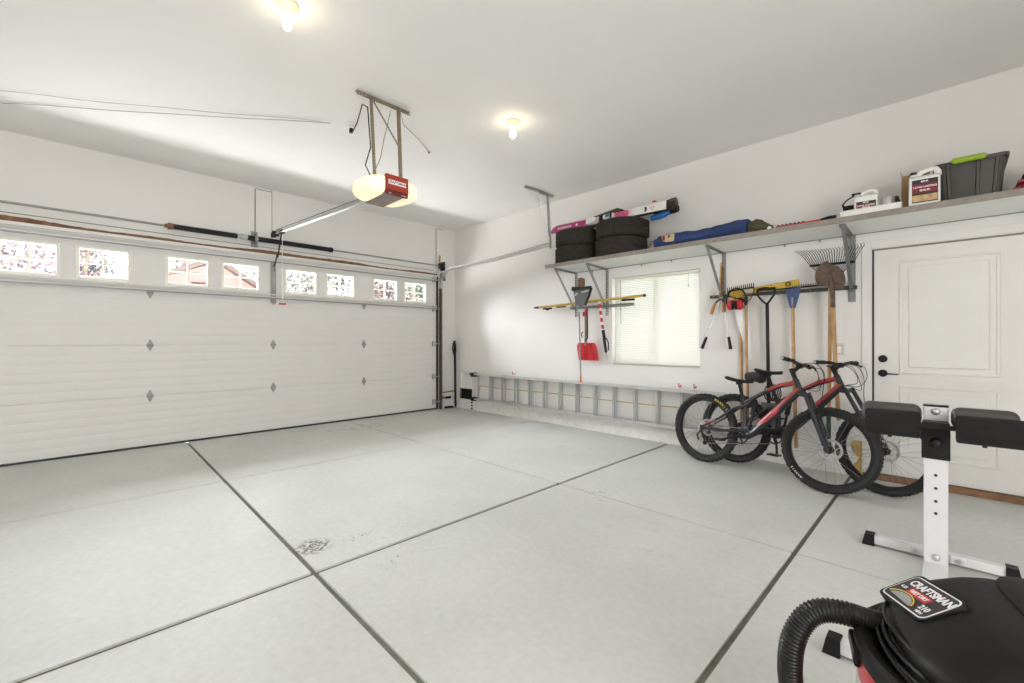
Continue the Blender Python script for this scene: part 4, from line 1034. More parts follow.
# second rack strip with teeth up
tr = thing('garden_rake', 'black steel bow rake head lying along the rail between spirit level and round shovel', 'rake', (5.5, -.09, 1.77)); q = W(tr)
m = MB(); a, b = Vector((5.30, -.088, 1.778)), Vector((5.86, -.088, 1.79)); m.tube([a, b], .008)
for i in range(30):
    p = a.lerp(b, i/29); m.tube([p, p+Vector((.003, 0, .030))], [.0045, .002], n=6)
q('rake_head', m, M['dark'])
lr = thing('leaf_rake', 'fan shaped black wire leaf rake hanging tines up behind the round shovel', 'leaf rake', (5.93, -.1, 2.0)); q = W(lr)
m = MB(); nT = 24
for i in range(nT):
    u = i/(nT-1)*2-1
    x0 = 5.925+u*.165; z0 = 1.972
    x1 = 5.915+u*.25; z1 = 2.108+.012*u*u
    m.tube([(x0, -.17, z0), (x0+(x1-x0)*.7, -.175, z0+(z1-z0)*.72), (x1, -.18, z1-.012), (x1-.012*1+u*.01, -.215, z1+.006)], [.0032, .003, .003, .002], n=5)
    m.tube([(x0, -.17, z0), (5.915+u*.02, -.155, 1.80)], .0028, n=5)
q('tines', m, M['dark'])
q('cross_bar', MB().box((5.925, -.17, 1.972), (.345, .014, .022), bev=.004), M['black'], 'black cross bar')
q('handle', MB().tube([(5.912, -.15, 1.90), (5.905, -.13, 1.3), (5.89, -.10, .32)], .0155), M['wood'], 'wooden handle')
q('handle_sleeve', MB().tube([(5.8895, -.10, .31), (5.8935, -.108, .60)], .0185), mat('dark_green_sleeve', (.02, .07, .035), .6), 'dark green lower sleeve')
rs_ = thing('round_shovel', 'rusty round point shovel hanging blade up right of the blue headed tool', 'shovel', (5.90, -.21, 1.6)); q = W(rs_)
m = MB(); rings = []
NV = 14
for i in range(NV+1):
    v = 1-(1-i/NV)**1.9
    z = 1.745+.225*v
    hw = .114*math.sqrt(max(0, 1-((v-.38)/.622)**2)) if v > .38 else .114*(1-.16*((.38-v)/.38)**2)
    hw = max(hw, .012)
    fr_, bk_ = [], []
    for j in range(13):
        u = j/12*2-1; y = -.235-.035*(1-u*u)*.2+.045*(u*u)*(-1)*.6-.02*(1-v)
        fr_.append((5.932+u*hw-.01*v, y, z-.02*u)); bk_.append((5.932+u*hw-.01*v, y+.004, z-.02*u))
    rings.append(fr_+bk_[::-1])
m.loft(rings); q('blade', m, M['shaft'], 'rusty brown blade')
q('socket', MB().tube([(5.928, -.262, 1.88), (5.935, -.262, 1.79), (5.943, -.245, 1.70), (5.946, -.24, 1.56)], [.006, .017, .020, .019]), M['shaft'])
q('handle', MB().tube([(5.946, -.24, 1.58), (5.955, -.20, 1.1), (5.972, -.13, .52)], .0175), M['wood'], 'wooden handle')
# ------------------------------------------------------------------ bicycles
def bicycle(name, label, rear, head, lean, wb, ht, sad, steer, barw, extra):
    rise = extra['rise']
    t = thing(name, label, 'bicycle', (rear[0], rear[1], 0), (-lean, 0, head), group=None)
    r = .352; rh = Vector((0, 0, r)); fh = Vector((wb, 0, r))
    BB = Vector((.405, 0, .335)); HT = Vector((ht[0], 0, ht[1]))
    ax = Vector((-math.sin(R(24)), 0, math.cos(R(24))))
    HB = HT-ax*.115
    SM = T(*HT) @ Matrix.Rotation(steer, 4, ax) @ T(*(-HT))
    # --- wheels
    def wheel(lab, c, xf, front):
        base = xf @ T(*c) @ RX(PI/2)
        q = MB(base); R0 = r; w_ = .029
        q.ring([(.300, -.014), (.310, -.024), (.330, -w_), (.345, -.022), (.350, -.010), (.350, .010), (.345, .022), (.330, w_), (.310, .024), (.300, .014)], n=84)
        n_ = 76
        for i in range(n_):
            a = 2*PI*i/n_
            q.box((R0-.003, 0, .008 if i % 2 else -.008), (.010, .014, .012), RZ(a))
            for s in (-1, 1): q.box((R0-.010, 0, s*.024), (.012, .013, .008), RZ(a+PI/n_))
        wt = q.build('wheel', M['rubber'], t, label=lab)
        q = MB(base); q.ring([(.276, -.012), (.288, -.015), (.303, -.014), (.303, .014), (.288, .015), (.276, .012)], n=72)
        q.build('rim', M['black'], wt)
        q = MB(base)
        for i in range(28):
            a = 2*PI*i/28; s = 1 if i % 2 else -1; o = .55*(1 if (i//2) % 2 else -1)
            q.tube([(.028*math.cos(a+o*2), .028*math.sin(a+o*2), s*.028), (.278*math.cos(a), .278*math.sin(a), 0)], .0013, n=5)
        q.build('spokes', M['steel'], wt)
        q = MB(base); q.cyl((0, 0, -.055), (0, 0, .055), .016).cyl((0, 0, -.033), (0, 0, -.027), .032).cyl((0, 0, .027), (0, 0, .033), .032).cyl((0, 0, .05), (0, 0, .065), .009)
        q.build('hub', M['dark'], wt)
        # brake rotor on the left side (+y) : local z negative after RX(90)
        q = MB(base); q.ring([(.068, -.042), (.088, -.042), (.088, -.040), (.068, -.040)], n=36)
        for i in range(6):
            a = 2*PI*i/6; q.tube([(.02*math.cos(a), .02*math.sin(a), -.041), (.070*math.cos(a+.4), .070*math.sin(a+.4), -.041)], .0035, n=5)
        q.build('brake_rotor', M['galv'], wt)
        return wt, base
    rw, rb = wheel('rear wheel', rh, I4, False); fw, fb = wheel('front wheel', fh, SM, True)
    # --- fork
    m = MB(SM); crown = HB-ax*.035; off = Vector((ax.z, 0, -ax.x))*.040
    m.tube([HT+ax*.01, crown], .017)
    m.box((0, 0, 0), (.05, .16, .035), T(*(crown+off*.5)), bev=.010)
    for s in (-1, 1):
        top = crown+off*.8+Vector((0, s*.062, .02)); bot = fh+Vector((0, s*.058, 0))
        mid = top.lerp(bot, .42)
        m.tube([top, mid], .0165, n=14)
        m.tube([mid-(bot-top)*.03, mid+(bot-top)*.02, top.lerp(bot, .9), bot], [.0225, .023, .020, .016], n=14)
        m.cyl(bot+Vector((0, s*-.01, 0)), bot+Vector((0, s*.012, 0)), .020)
    mid = crown+off*.8; b_ = mid.lerp(fh, .46)
    m.tube([b_+Vector((0, -.062, 0)), b_+Vector((.035, -.05, .05)), b_+Vector((.045, 0, .065)), b_+Vector((.035, .05, .05)), b_+Vector((0, .062, 0))], .012)
    fk = m.build('fork', M['framek'], t)
    m = MB(SM); m.box((0, 0, 0), (.035, .025, .07), T(*(fh+Vector((-.055, .052, .055)))), bev=.006); m.build('brake_caliper', M['black'], fk)
    # --- stem / handlebar
    m = MB(SM); st0 = HT+ax*.03; bar = HT+ax*.065+Vector((.055, 0, .012+rise))
    m.cyl(HT, HT+ax*(.075+rise*.5), .019); m.tube([st0+ax*(.015+rise*.5), bar], .018); m.cyl(bar+Vector((0, -.024, 0)), bar+Vector((0, .024, 0)), .024)
    m.build('stem', M['black'], t)
    hw = barw/2; m = MB(SM)
    bp = []
    for u in (-1, -.75, -.5, -.28, -.12, 0, .12, .28, .5, .75, 1):
        au = abs(u); bp.append(bar+Vector((-.035*max(0, au-.2), u*hw, .022*min(1, max(0, (au-.12)/.25)))))
    m.tube(bp, .0145, n=12)
    hb_ = m.build('handlebar', M['black'], t)
    for s in (-1, 1):
        e = bp[0] if s < 0 else bp[-1]; i_ = bp[1] if s < 0 else bp[-2]; d = (i_-e).normalized()
        m = MB(SM); m.tube([e-d*.004, e+d*.01, e+d*.065, e+d*.125, e+d*.13], [.017, .0185, .0165, .0185, .016], n=14)
        m.build('grip', M['blackm'], hb_, label='black rubber grip')
        m = MB(SM); m.cyl(e-d*.010, e-d*.003, .015); m.build('bar_end', M['galv'], hb_)
        p = e+d*.16; m = MB(SM); m.box((0, 0, 0), (.04, .03, .025), T(*(p+Vector((.01, 0, 0)))), bev=.006)
        m.tube([p+Vector((.03, 0, -.005)), p+Vector((.065, -s*-.02, -.02)), p+Vector((.06, s*.06, -.035)), p+Vector((.05, s*.10, -.03))], .0065, n=8)
        m.build('brake_lever', M['black'], hb_)
    m = MB(SM)
    for k, s in enumerate((-1, 1, -1)):
        p = bar+Vector((.03, s*(hw-.17-.03*k), .0)); 
        m.tube(catmull([p, p+Vector((.10, -s*.03, -.01)), p+Vector((.14, -s*.08, -.08-.03*k)), p+Vector((.11, -s*.15, -.15-.03*k)), HB+Vector((.03, s*.02, .02)), HB+Vector((-.05, s*.028, -.05))], 6), .0026, n=6)
    m.tube(catmull([bar+Vector((.03, -.14, .0)), bar+Vector((.15, -.10, .01)), bar+Vector((.19, -.03, -.09)), bar+Vector((.17, .05, -.32)), fh+Vector((-.02, .07, .2)), fh+Vector((-.05, .06, .09))], 6), .0028, n=6)
    m.build('brake_cables', M['black'], hb_)
    # --- frame
    seat_j = Vector((.40, 0, .655)); tt_mid = HT.lerp(seat_j, .55)+Vector((0, 0, .012))
    m = MB()
    m.cyl(HB, HT, .0245)
    m.tube([HT-ax*.03, HT.lerp(tt_mid, .5), tt_mid, seat_j], [.020, .021, .019, .017], n=14)
    d0 = HB+ax*.02; d1 = BB+Vector((.03, 0, .0))
    m.tube([d0+Vector((0, 0, -.006)), d0.lerp(d1, .45)+Vector((.006, 0, -.022)), d0.lerp(d1, .85)+Vector((.006, 0, -.022)), d1], [.026, .030, .032, .030], n=16, ry=1.1)
    m.tube([BB, BB.lerp(seat_j, .45)+Vector((.015, 0, 0)), seat_j, seat_j+Vector((-.014, 0, .05))], [.028, .020, .0195, .0195], n=14)
    m.cyl(BB+Vector((0, -.042, 0)), BB+Vector((0, .042, 0)), .026)
    m.box((0, 0, 0), (.10, .05, .06), T(*(BB+Vector((.025, 0, .06)))) @ RY(R(-30)), bev=.015)
    fr = m.build('frame', M['framek'], t)
    m = MB()
    m.tube([HT-ax*.032+Vector((0, 0, .003)), HT.lerp(tt_mid, .5)+Vector((0, 0, .003)), HT.lerp(tt_mid, .93)+Vector((0, 0, .002))], [.0215, .0225, .020], n=14)
    m.tube([d0+Vector((0, 0, .006)), d0.lerp(d1, .4)+Vector((-.004, 0, -.006)), d0.lerp(d1, .72)+Vector((-.004, 0, -.004))], [.0275, .030, .030], n=16)
    m.build('red_panel', M['framer'], fr, label='red painted tube sections')
    # red lettering on the right side of the down tube
    dirv = (d0-d1).normalized(); upv = Vector((-dirv.z, 0, dirv.x))
    ctr = d0.lerp(d1, .50)+Vector((.006, -.0335, -.022))
    mx = Matrix(((dirv.x, upv.x, 0, ctr.x), (0, 0, -1, ctr.y), (dirv.z, upv.z, 0, ctr.z), (0, 0, 0, 1)))
    m = MB(mx); m.text('SPECIALIZED', .036, I4, .0008, bold=.0008); m.build('lettering', M['lred2'], fr)
    # swing arm
    pv = Vector((.455, 0, .40))
    m = MB()
    for s in (-1, 1):
        m.tube([rh+Vector((0, s*.064, 0)), Vector((.17, s*.058, .352)), Vector((.34, s*.045, .375)), pv+Vector((-.02, s*.028, -.01))], [.011, .013, .015, .016], n=12)
        m.tube([rh+Vector((.01, s*.062, .015)), Vector((.18, s*.050, .475)), Vector((.33, s*.036, .595)), Vector((.385, s*.030, .615))], [.0105, .012, .013, .013], n=12)
        m.box((0, 0, 0), (.05, .010, .05), T(*(rh+Vector((.008, s*.064, .006)))), bev=.008)
        m.tube([Vector((.355, s*.034, .60)), Vector((.43, s*.032, .625)), Vector((.505, s*.026, .695))], [.014, .015, .012], n=10)
        m.cyl((.36, s*.034, .60), (.36, s*.046, .60), .016); m.cyl((.43, s*.032, .625), (.43, s*.044, .625), .014)
    sa = m.build('swing_arm', M['framek'], fr)
    m = MB(); m.tube([rh+Vector((.05, -.0665, .05)), Vector((.15, -.0600, .445))], .0095, n=10); m.build('red_stripe', M['framer'], sa)
    m = MB(); m.cyl((.50, 0, .70), (.50, 0, .69), .008); a_, b_ = Vector((.505, 0, .685)), Vector((.47, 0, .44))
    m.tube([a_, a_.lerp(b_, .55)], .022, n=16); m.tube([a_.lerp(b_, .5), b_], .011, n=12); m.cyl(b_+Vector((0, -.02, 0)), b_+Vector((0, .02, 0)), .012)
    m.build('rear_shock', M['dark'], fr, label='rear shock absorber')
    # --- saddle & post
    s0, s1, sz = sad
    sc = Vector(((s0+s1)/2-.005, 0, sz-.05))
    m = MB(); m.tube([seat_j+Vector((-.010, 0, .03)), sc], .0145); m.cyl(seat_j+Vector((-.012, 0, .035)), seat_j+Vector((-.017, 0, .055)), .021); m.box((0, 0, 0), (.05, .04, .025), T(*(sc+Vector((0, 0, .005)))), bev=.006)
    m.tube([sc+Vector((-.075, -.02, .028)), sc+Vector((0, -.02, .015)), sc+Vector((.09, -.012, .030))], .0035, n=6); m.tube([sc+Vector((-.075, .02, .028)), sc+Vector((0, .02, .015)), sc+Vector((.09, .012, .030))], .0035, n=6)
    m.build('seat_post', M['black'], t)
    m = MB(); rings = []; Ls = s1-s0
    for i in range(17):
        u = i/16; x = s0+Ls*u
        hwid = .068*(1-u)**.9+.020 if u > .12 else .060+.028*u/.12*0+.010*(u/.12)
        hwid = min(hwid, .072)
        if u > .94: hwid *= .75
        if u < .03: hwid *= .85
        zc = sz-.012+.016*(1-u)**2-.010*math.sin(PI*u)
        rings.append([(x, hwid*math.cos(2*PI*j/16), zc+(.014 if math.sin(2*PI*j/16) > 0 else .020)*math.sin(2*PI*j/16)) for j in range(16)])
    m.loft(rings); m.build('saddle', M['blackm'], t, label='black saddle')
    # --- drivetrain (right side = -y)
    m = MB(); bc = T(BB.x, -.048, BB.z) @ RX(PI/2)
    m.ring([(.062, -.002), (.072, -.002), (.072, .002), (.062, .002)], m=bc, n=48)
    for i in range(32): m.box((.0745, 0, 0), (.007, .006, .003), bc @ RZ(2*PI*i/32))
    for i in range(4): m.tube([(.01*math.cos(i*PI/2+.4), .01*math.sin(i*PI/2+.4), 0), (.064*math.cos(i*PI/2+.4), .064*math.sin(i*PI/2+.4), 0)], .008, n=8, m=bc)
    cs = m.build('crankset', M['dark'], t)
    an = extra['crank']
    for s in (-1, 1):
        a = an if s < 0 else an+PI; e = BB+Vector((.17*math.cos(a), s*.085, .17*math.sin(a)))
        m = MB(); m.tube([BB+Vector((0, s*.062, 0)), BB.lerp(e, .5)+Vector((0, s*.010, 0)), e], [.017, .012, .013], n=10, ry=.8); m.build('crank_arm', M['black'], cs)
        m = MB(); pc = e+Vector((0, s*.062, 0)); m.box((0, 0, 0), (.10, .095, .014), T(*pc), bev=.005); m.cyl(e, pc, .008)
        for dx in (-.04, 0, .04):
            for dy in (-.035, .035): m.cyl(pc+Vector((dx, dy, -.011)), pc+Vector((dx, dy, .011)), .003, n=6)
        m.build('pedal', M['black'], cs)
    m = MB(); rcs = T(0, -.040, r) @ RX(PI/2)
    for k in range(9): m.cyl((0, 0, -.012+k*.0035), (0, 0, -.0105+k*.0035), .062-.0045*k, n=28, m=rcs)
    m.build('cassette', M['galv'], t)
    m = MB(); cy_ = -.048
    dz = .055
    for (p0, p1) in (((0, .045), (BB.x, .072)),):
        m.tube([(p0[0], cy_, r+p0[1]), (p1[0], cy_, BB.z+p1[1])], .0042, n=6)
    m.tube([(.045, cy_, r-.155), (BB.x, cy_, BB.z-.073)], .0042, n=6)
    m.build('chain', M['steel'], t)
    m = MB(); m.tube([(.0, -.07, r-.01), (.02, -.075, r-.055), (.03, -.06, r-.075)], .012, n=10); m.tube([(.03, -.06, r-.075), (.045, -.055, r-.15)], .010, n=8)
    for z in (.085, .15): m.cyl((.032 if z < .1 else .045, -.060, r-z), (.032 if z < .1 else .045, -.046, r-z), .021, n=14)
    m.tube([(.0, -.075, r-.03), (-.03, -.08, r-.08), (-.01, -.08, r-.13)], .009, n=8)
    m.build('rear_derailleur', M['black'], t)
    return t, fb, rb, HT, seat_j, sc
hn = math.atan2(-.75+.509, 5.983-4.879)
nb, nfb, nrb, _, _, _ = bicycle('mountain_bicycle', 'black and red mountain bicycle standing nearest the camera with yellow tire lettering', (4.879, -.509), hn, .10, 1.130, (.850, .915), (.215, .475, .885), R(8), .72, dict(crank=R(200), rise=.055))
def arc_text(base, txt, rad, size, a0, step, side, material, parent):
    m = MB(base)
    for i, ch in enumerate(txt):
        a = a0-i*step
        mx = RZ(a) @ T(rad, 0, side) @ RZ(-PI/2)
        m.text(ch, size, mx, .0004, bold=.0006)
    m.build('lettering', material, parent)
nrw = [c for c in nb.children if c.get('label') == 'rear wheel'][0]; nfw = [c for c in nb.children if c.get('label') == 'front wheel'][0]
arc_text(nrb, 'MAXXIS', .322, .034, R(68), R(5.2), .0285, M['lyel'], nrw)
arc_text(nfb, 'MAXXIS', .318, .020, R(236), R(-3.4) if False else R(3.6), .0285, M['lwht'], nfw)
hf = math.atan2(-.49+.305, 6.32-5.11)
fbk, _, _, _, _, _ = bicycle('mountain_bicycle', 'red and black mountain bicycle behind the other one, with a black bag under its saddle', (5.11, -.305), hf, .10, 1.224, (.872, .953), (.185, .43, .965), R(-9), .70, dict(crank=R(-75), rise=.02))
def seat_bag():
    t = thing('saddle_bag', 'black bag strapped under the saddle of the rear bicycle', 'bag', fbk.location, tuple(fbk.rotation_euler))
    m = MB(); rings = []
    for i in range(9):
        u = i/8; x = .085+.185*u; hh = .040+.020*u; hw = .036+.012*u
        if i in (0, 8): hh *= .8; hw *= .8
        rings.append([(x, p[1], p[2]) for p in [(0, hw*math.copysign(abs(math.cos(2*PI*j/16))**.7, math.cos(2*PI*j/16)), .895+.02*0+hh*math.copysign(abs(math.sin(2*PI*j/16))**.7, math.sin(2*PI*j/16))) for j in range(16)]])
    m.loft(rings); m.build('bag_body', M['blackm'], t)
    MB().box((.235, 0, .895), (.014, .098, .124), bev=.004).build('strap', M['dark'], t)
    return t
seat_bag()
def coil_lock():
    t = thing('cable_lock', 'coiled dark cable lock hanging from the rear bicycle seat post', 'cable lock', fbk.location, tuple(fbk.rotation_euler))
    m = MB()
    for k in range(5):
        m.tube([(.335+.010*k, -.045+.01*k+.02*0, .80-.02*0+.0*k)]+[(.335+.010*k+.042*math.sin(a), -.045+.018*k, .745+.075*math.cos(a)) for a in [2*PI*i/20+.2 for i in range(20)]], .0055, n=7)
    m.build('cable', M['dark'], t)
    MB().box((.385, -.01, .815), (.05, .03, .035), bev=.006).build('lock_body', M['black'], t)
coil_lock()

# ------------------------------------------------------------------ weight bench frame
wb_ = thing('weight_bench', 'pale grey steel weight bench upright with black foam roller pads', 'weight bench', (6.645, -1.7, 0)); q = W(wb_)
def oct_(cx, cy, hx, hy, c_, z):
    return [(cx+a, cy+b, z) for a, b in ((-hx+c_, -hy), (hx-c_, -hy), (hx, -hy+c_), (hx, hy-c_), (hx-c_, hy), (-hx+c_, hy), (-hx, hy-c_), (-hx, -hy+c_))]
PX, PY = 6.648, -1.860
m = MB(); m.box((PX, PY, .455), (.096, .05, .895), bev=.007)
up = q('upright_post', m, M['bench'])
for z in (.535, .465, .396, .331): q('adjustment_hole', MB().cyl((PX, PY-.0262, z), (PX, PY-.0245, z), .0075, n=16), M['lblk'], parent=up)
m = MB(); m.lathe([(.018, 0), (.018, .004), (.014, .010), (.006, .013)], T(PX, PY-.025, .095) @ RX(PI/2), n=24).lathe([(.018, 0), (.018, .004), (.014, .010), (.006, .013)], T(PX, PY-.025, .877) @ RX(PI/2), n=24)
q('bolt', m, M['galv'], 'steel bolts', parent=up)
q('top_cap', MB().bx(PX-.050, PX+.050, PY-.027, PY+.027, .902, .910, bev=.002), M['black'])
for (x0, x1, y, nm) in ((6.325, 6.96, -1.665, 'far foot bar'), (6.345, 7.05, -2.985, 'near foot bar')):
    fb_ = q('foot_bar', MB().bx(x0+.03, x1-.03, y-.022, y+.028, .012, .062, bev=.005), M['bench'], nm)
    for a, b, s in ((x0, x0+.05, 1), (x1-.05, x1, -1)):
        m = MB(); xa, xb = (a, b)
        m.loft([[(xa-(.010 if s > 0 else 0), y-.032, .001), (xb+(.010 if s < 0 else 0), y-.032, .001), (xb+(.010 if s < 0 else 0), y+.038, .001), (xa-(.010 if s > 0 else 0), y+.038, .001)],
                [(xa+(.004 if s > 0 else 0), y-.027, .068), (xb-(.004 if s < 0 else 0), y-.027, .068), (xb-(.004 if s < 0 else 0), y+.033, .068), (xa+(.004 if s > 0 else 0), y+.033, .068)]])
        q('rubber_cap', m, M['black'], 'black rubber end cap', parent=fb_)
q('floor_beam', MB().bx(PX-.048, PX+.048, -2.96, PY-.02, .012, .062, bev=.005).bx(PX-.03, PX+.03, PY+.02, -1.68, .02, .06, bev=.005), M['bench'])
for s in (-1, 1):
    mp_ = q('mount_plate', MB().bx(PX+s*.055, PX+s*.115, -1.700, -1.688, .018, .062, bev=.003), M['bench'])
    q('bolt', MB().cyl((PX+s*.088, -1.708, .04), (PX+s*.088, -1.700, .04), .012), M['galv'], parent=mp_)
m = MB(); m.bx(PX-.056, PX+.056, PY-.036, PY+.03, .622, .812, bev=.003); bk_ = q('roller_bracket', m, M['black'], 'black steel bracket')
q('knob', MB().lathe([(.026, 0), (.026, .006), (.022, .012), (.020, .022), (.010, .028)], T(PX+.0, PY-.036, .712) @ RX(PI/2), n=28), M['black'], 'shiny black round knob', parent=bk_)
q('roller_bar', MB().cyl((6.36, -1.965, .806), (6.97, -1.965, .806), .0125).bx(PX-.05, PX+.05, -1.975, -1.89, .795, .83), M['black'])
def roller(x0, x1):
    m = MB(); L = x1-x0; rings = []
    for u, rr in ((0, .052), (.012, .066), (.04, .070), (.5, .0705), (.96, .070), (.988, .066), (1, .052)):
        rings.append([(x0+L*u, -1.965+rr*math.cos(2*PI*j/28), .806+rr*math.sin(2*PI*j/28)) for j in range(28)])
    m.loft(rings); q('foam_roller', m, M['foam'], 'black foam roller')
roller(6.362, 6.592); roller(6.722, 6.968)
for (x0, x1) in ((6.338, 6.592), (6.705, 6.945)):
    m = MB(); m.box(((x0+x1)/2, -1.87, .850), (x1-x0, .13, .115), T((x0+x1)/2, -1.87, .850) @ RX(R(-6)) @ T(-(x0+x1)/2, 1.87, -.850), bev=.038, seg=4)
    q('upholstered_pad', m, M['pad'], 'grey vinyl pad')
    q('pad_bolt', MB().cyl(((x0+x1)/2, -1.93, .72), ((x0+x1)/2, -1.92, .80), .009), M['black'])

# ------------------------------------------------------------------ shop vacuum
SQ = math.sqrt(.5); CX, CY, CH = 6.70, -5.148, 1.255
def cw(lat, fwd, z): return Vector((CX+SQ*(lat-fwd), CY+SQ*(lat+fwd), z))
vc = cw(1.075, .905, 0)
VA = R(195)
va = thing('shop_vacuum', 'red and black wet dry vacuum in the near right corner', 'vacuum', (vc.x, vc.y, 0), (0, 0, VA))
def vp(name, m, material, label=None, parent=None, **k): return m.build(name, material, parent or va, label=label, **k)
tank = vp('tank', MB().lathe([(.21, .06), (.240, .07), (.255, .12), (.270, .30), (.284, .46), (.284, .506)], n=64), M['vacred'], 'red tank')
vp('base', MB().lathe([(.20, .045), (.262, .05), (.265, .085), (.245, .10)], n=48), M['vacblk'])
for k in range(4):
    a = PI/4+k*PI/2; x, y = .255*math.cos(a), .255*math.sin(a)
    m = MB(); m.box((x, y, .062), (.07, .07, .045), bev=.012); m.cyl((x*1.04-.012*math.sin(a), y*1.04+.012*math.cos(a), .026), (x*1.04+.012*math.sin(a), y*1.04-.012*math.cos(a), .026), .025, n=20)
    vp('caster', m, M['vacblk'])
# lid: rim + recessed deck
lid = vp('lid', MB().lathe([(.262, .505), (.285, .508), (.292, .520), (.290, .545), (.280, .555), (.266, .553), (.240, .530), (.215, .528), (.19, .54)], n=72, cap=False), M['vacblk'], 'black lid with raised rim')
def seq(hx, hy, z, dx=0, e=2.6, n=56):
    o = []
    for j in range(n):
        a = 2*PI*j/n; c_, s_ = math.cos(a), math.sin(a)
        o.append((dx+hx*math.copysign(abs(c_)**(2/e), c_), hy*math.copysign(abs(s_)**(2/e), s_), z))
    return o
dome = vp('motor_dome', MB().loft([seq(.215, .235, .525), seq(.222, .242, .545), seq(.216, .236, .565), seq(.222, .240, .585, 0, 2.8), seq(.220, .238, .600, 0, 2.9), seq(.210, .230, .617, -.002, 3.0), seq(.168, .210, .650, -.02, 3.0), seq(.140, .196, .668, -.03, 3.0), seq(.120, .185, .676, -.035, 3), seq(.06, .12, .680, -.04), seq(.02, .04, .681, -.04)], cap=True), M['vacblk'], 'black motor dome')
m = MB(); 
m.loft([seq(.100, .225, .630, -.085, 4), seq(.100, .220, .662, -.085, 4), seq(.094, .205, .684, -.085, 4), seq(.076, .17, .691, -.085, 4)])
vp('carry_handle', m, M['vacblk'], 'raised top cover', parent=dome)
m = MB(); m.ring([(.030, 0), (.0335, 0), (.0335, .0016), (.030, .0016)], T(-.085, -.10, .6912), n=36).box((-.080, -.10, .692), (.0025, .055, .0015)).box((-.092, -.10, .692), (.0025, .055, .0015))
vp('embossed_mark', m, M['lgry'], parent=dome)
# label panel on the front slope
lm = T(.158, -.062, .6450) @ RY(R(29)) @ RZ(R(107)) @ Matrix.Scale(.88, 4)       # local x = reading direction, local y = up slope
def rr2(hx, hy, r_, n=6):
    p = []
    for sx, sy, a0 in ((1, 1, 0), (-1, 1, 90), (-1, -1, 180), (1, -1, 270)):
        for k in range(n): a = R(a0+90*k/(n-1)); p.append((sx*(hx-r_)+r_*math.cos(a), sy*(hy-r_)+r_*math.sin(a)))
    return p
def plate(hx, hy, r_, z0, z1, mm, q_=None):
    m = q_ or MB(); m.prism(rr2(hx, hy, r_), z1-z0, mm @ T(0, 0, z0)); return m
pm = MB(lm)
lb = vp('label_panel', plate(.098, .062, .02, -.020, .004, lm), M['vacblk'], 'grey bordered name label', parent=None)
vp('label_border', plate(.092, .054, .017, .004, .0048, lm), M['lwht'], parent=lb)
vp('label_field', plate(.088, .050, .014, .0048, .0056, lm), M['lblk'], parent=lb)
m = MB(lm @ T(0, 0, .0058)); m.text('CRAFTSMAN', .031, T(.008, .026, 0), .0003, sx=.92, bold=.0012).text('210', .022, T(.058, -.024, 0), .0003, bold=.0008).text('6.25', .013, T(-.066, .000, 0), .0003, bold=.0004).text('MPH', .012, T(.062, -.041, 0), .0003, bold=.0004)
vp('lettering', m, M['lwht'], 'white CRAFTSMAN lettering', parent=lb)
m = MB(lm @ T(0, 0, .0056)); m.prism(rr2(.042, .011, .003), .0006, T(-.002, .000, 0)); vp('red_band', m, M['lred2'], parent=lb)
m = MB(lm @ T(0, 0, .0066)); m.text('WET DRY', .016, T(-.002, .000, 0), .0003, bold=.0005); vp('lettering', m, M['lwht'], parent=lb)
m = MB(lm @ T(0, 0, .0056))
pts = [(-.055+.1*math.cos(a)*.55+.03, -.045+.032*math.sin(a)) for a in [R(10+150*i/12) for i in range(13)]]
m.tube([(x, y, .001) for x, y in pts], .0016, n=6); vp('yellow_arc', m, M['lyel'], parent=lb)
m = MB(lm @ T(0, 0, .0060)); m.prism([(p[0]*.9, p[1]-.004) for p in pts], .0006); vp('grey_swoosh', m, M['lgry'], parent=lb)
# hose port
port = vp('hose_port', MB().tube([(.06, -.07, .545), (.16, -.088, .548), (.215, -.098, .552)], [.048, .044, .040], n=20).tube([(.13, -.085, .575), (.16, -.088, .600), (.19, -.094, .592)], .008, n=8), M['vacblk'], 'black hose port')
inv = (T(vc.x, vc.y, 0) @ RZ(VA)).inverted()
hp = [(.972, 1.058, .548), (.932, 1.078, .552), (.892, 1.092, .556), (.848, 1.112, .563), (.804, 1.132, .558), (.768, 1.143, .532), (.738, 1.144, .482), (.729, 1.147, .42), (.738, 1.156, .34), (.762, 1.16, .24), (.79, 1.15, .14), (.79, 1.08, .06), (.765, .95, .032), (.76, .82, .032), (.80, .70, .032)]
cp = [inv @ cw(*p) for p in hp]
cpath = catmull(cp, 40)
# resample uniformly
def resample(P, st):
    o = [P[0]]; acc = 0
    for a, b in zip(P, P[1:]):
        L = (b-a).length
        while acc+L >= st:
            t = (st-acc)/L; a = a.lerp(b, t); o.append(a); L = (b-a).length; acc = 0
        acc += L
    return o
hp2 = resample(cpath, .0022)
rs2 = []
for i in range(len(hp2)):
    s_ = i*.0022
    if s_ < .125: rs2.append(.0285 if (s_ < .10) else (.0285, .0285, .0275)[i % 3])
    else: rs2.append((.0292, .0288, .0258, .0262)[i % 4])
hs_ = vp('hose', MB().tube(hp2, rs2, n=22), M['hose'], 'ribbed black hose', angle=80)
m = MB(); m.tube([hp2[0], hp2[12], hp2[24]], [.034, .033, .031], n=22); vp('hose_cuff', m, M['vacblk'], parent=hs_)
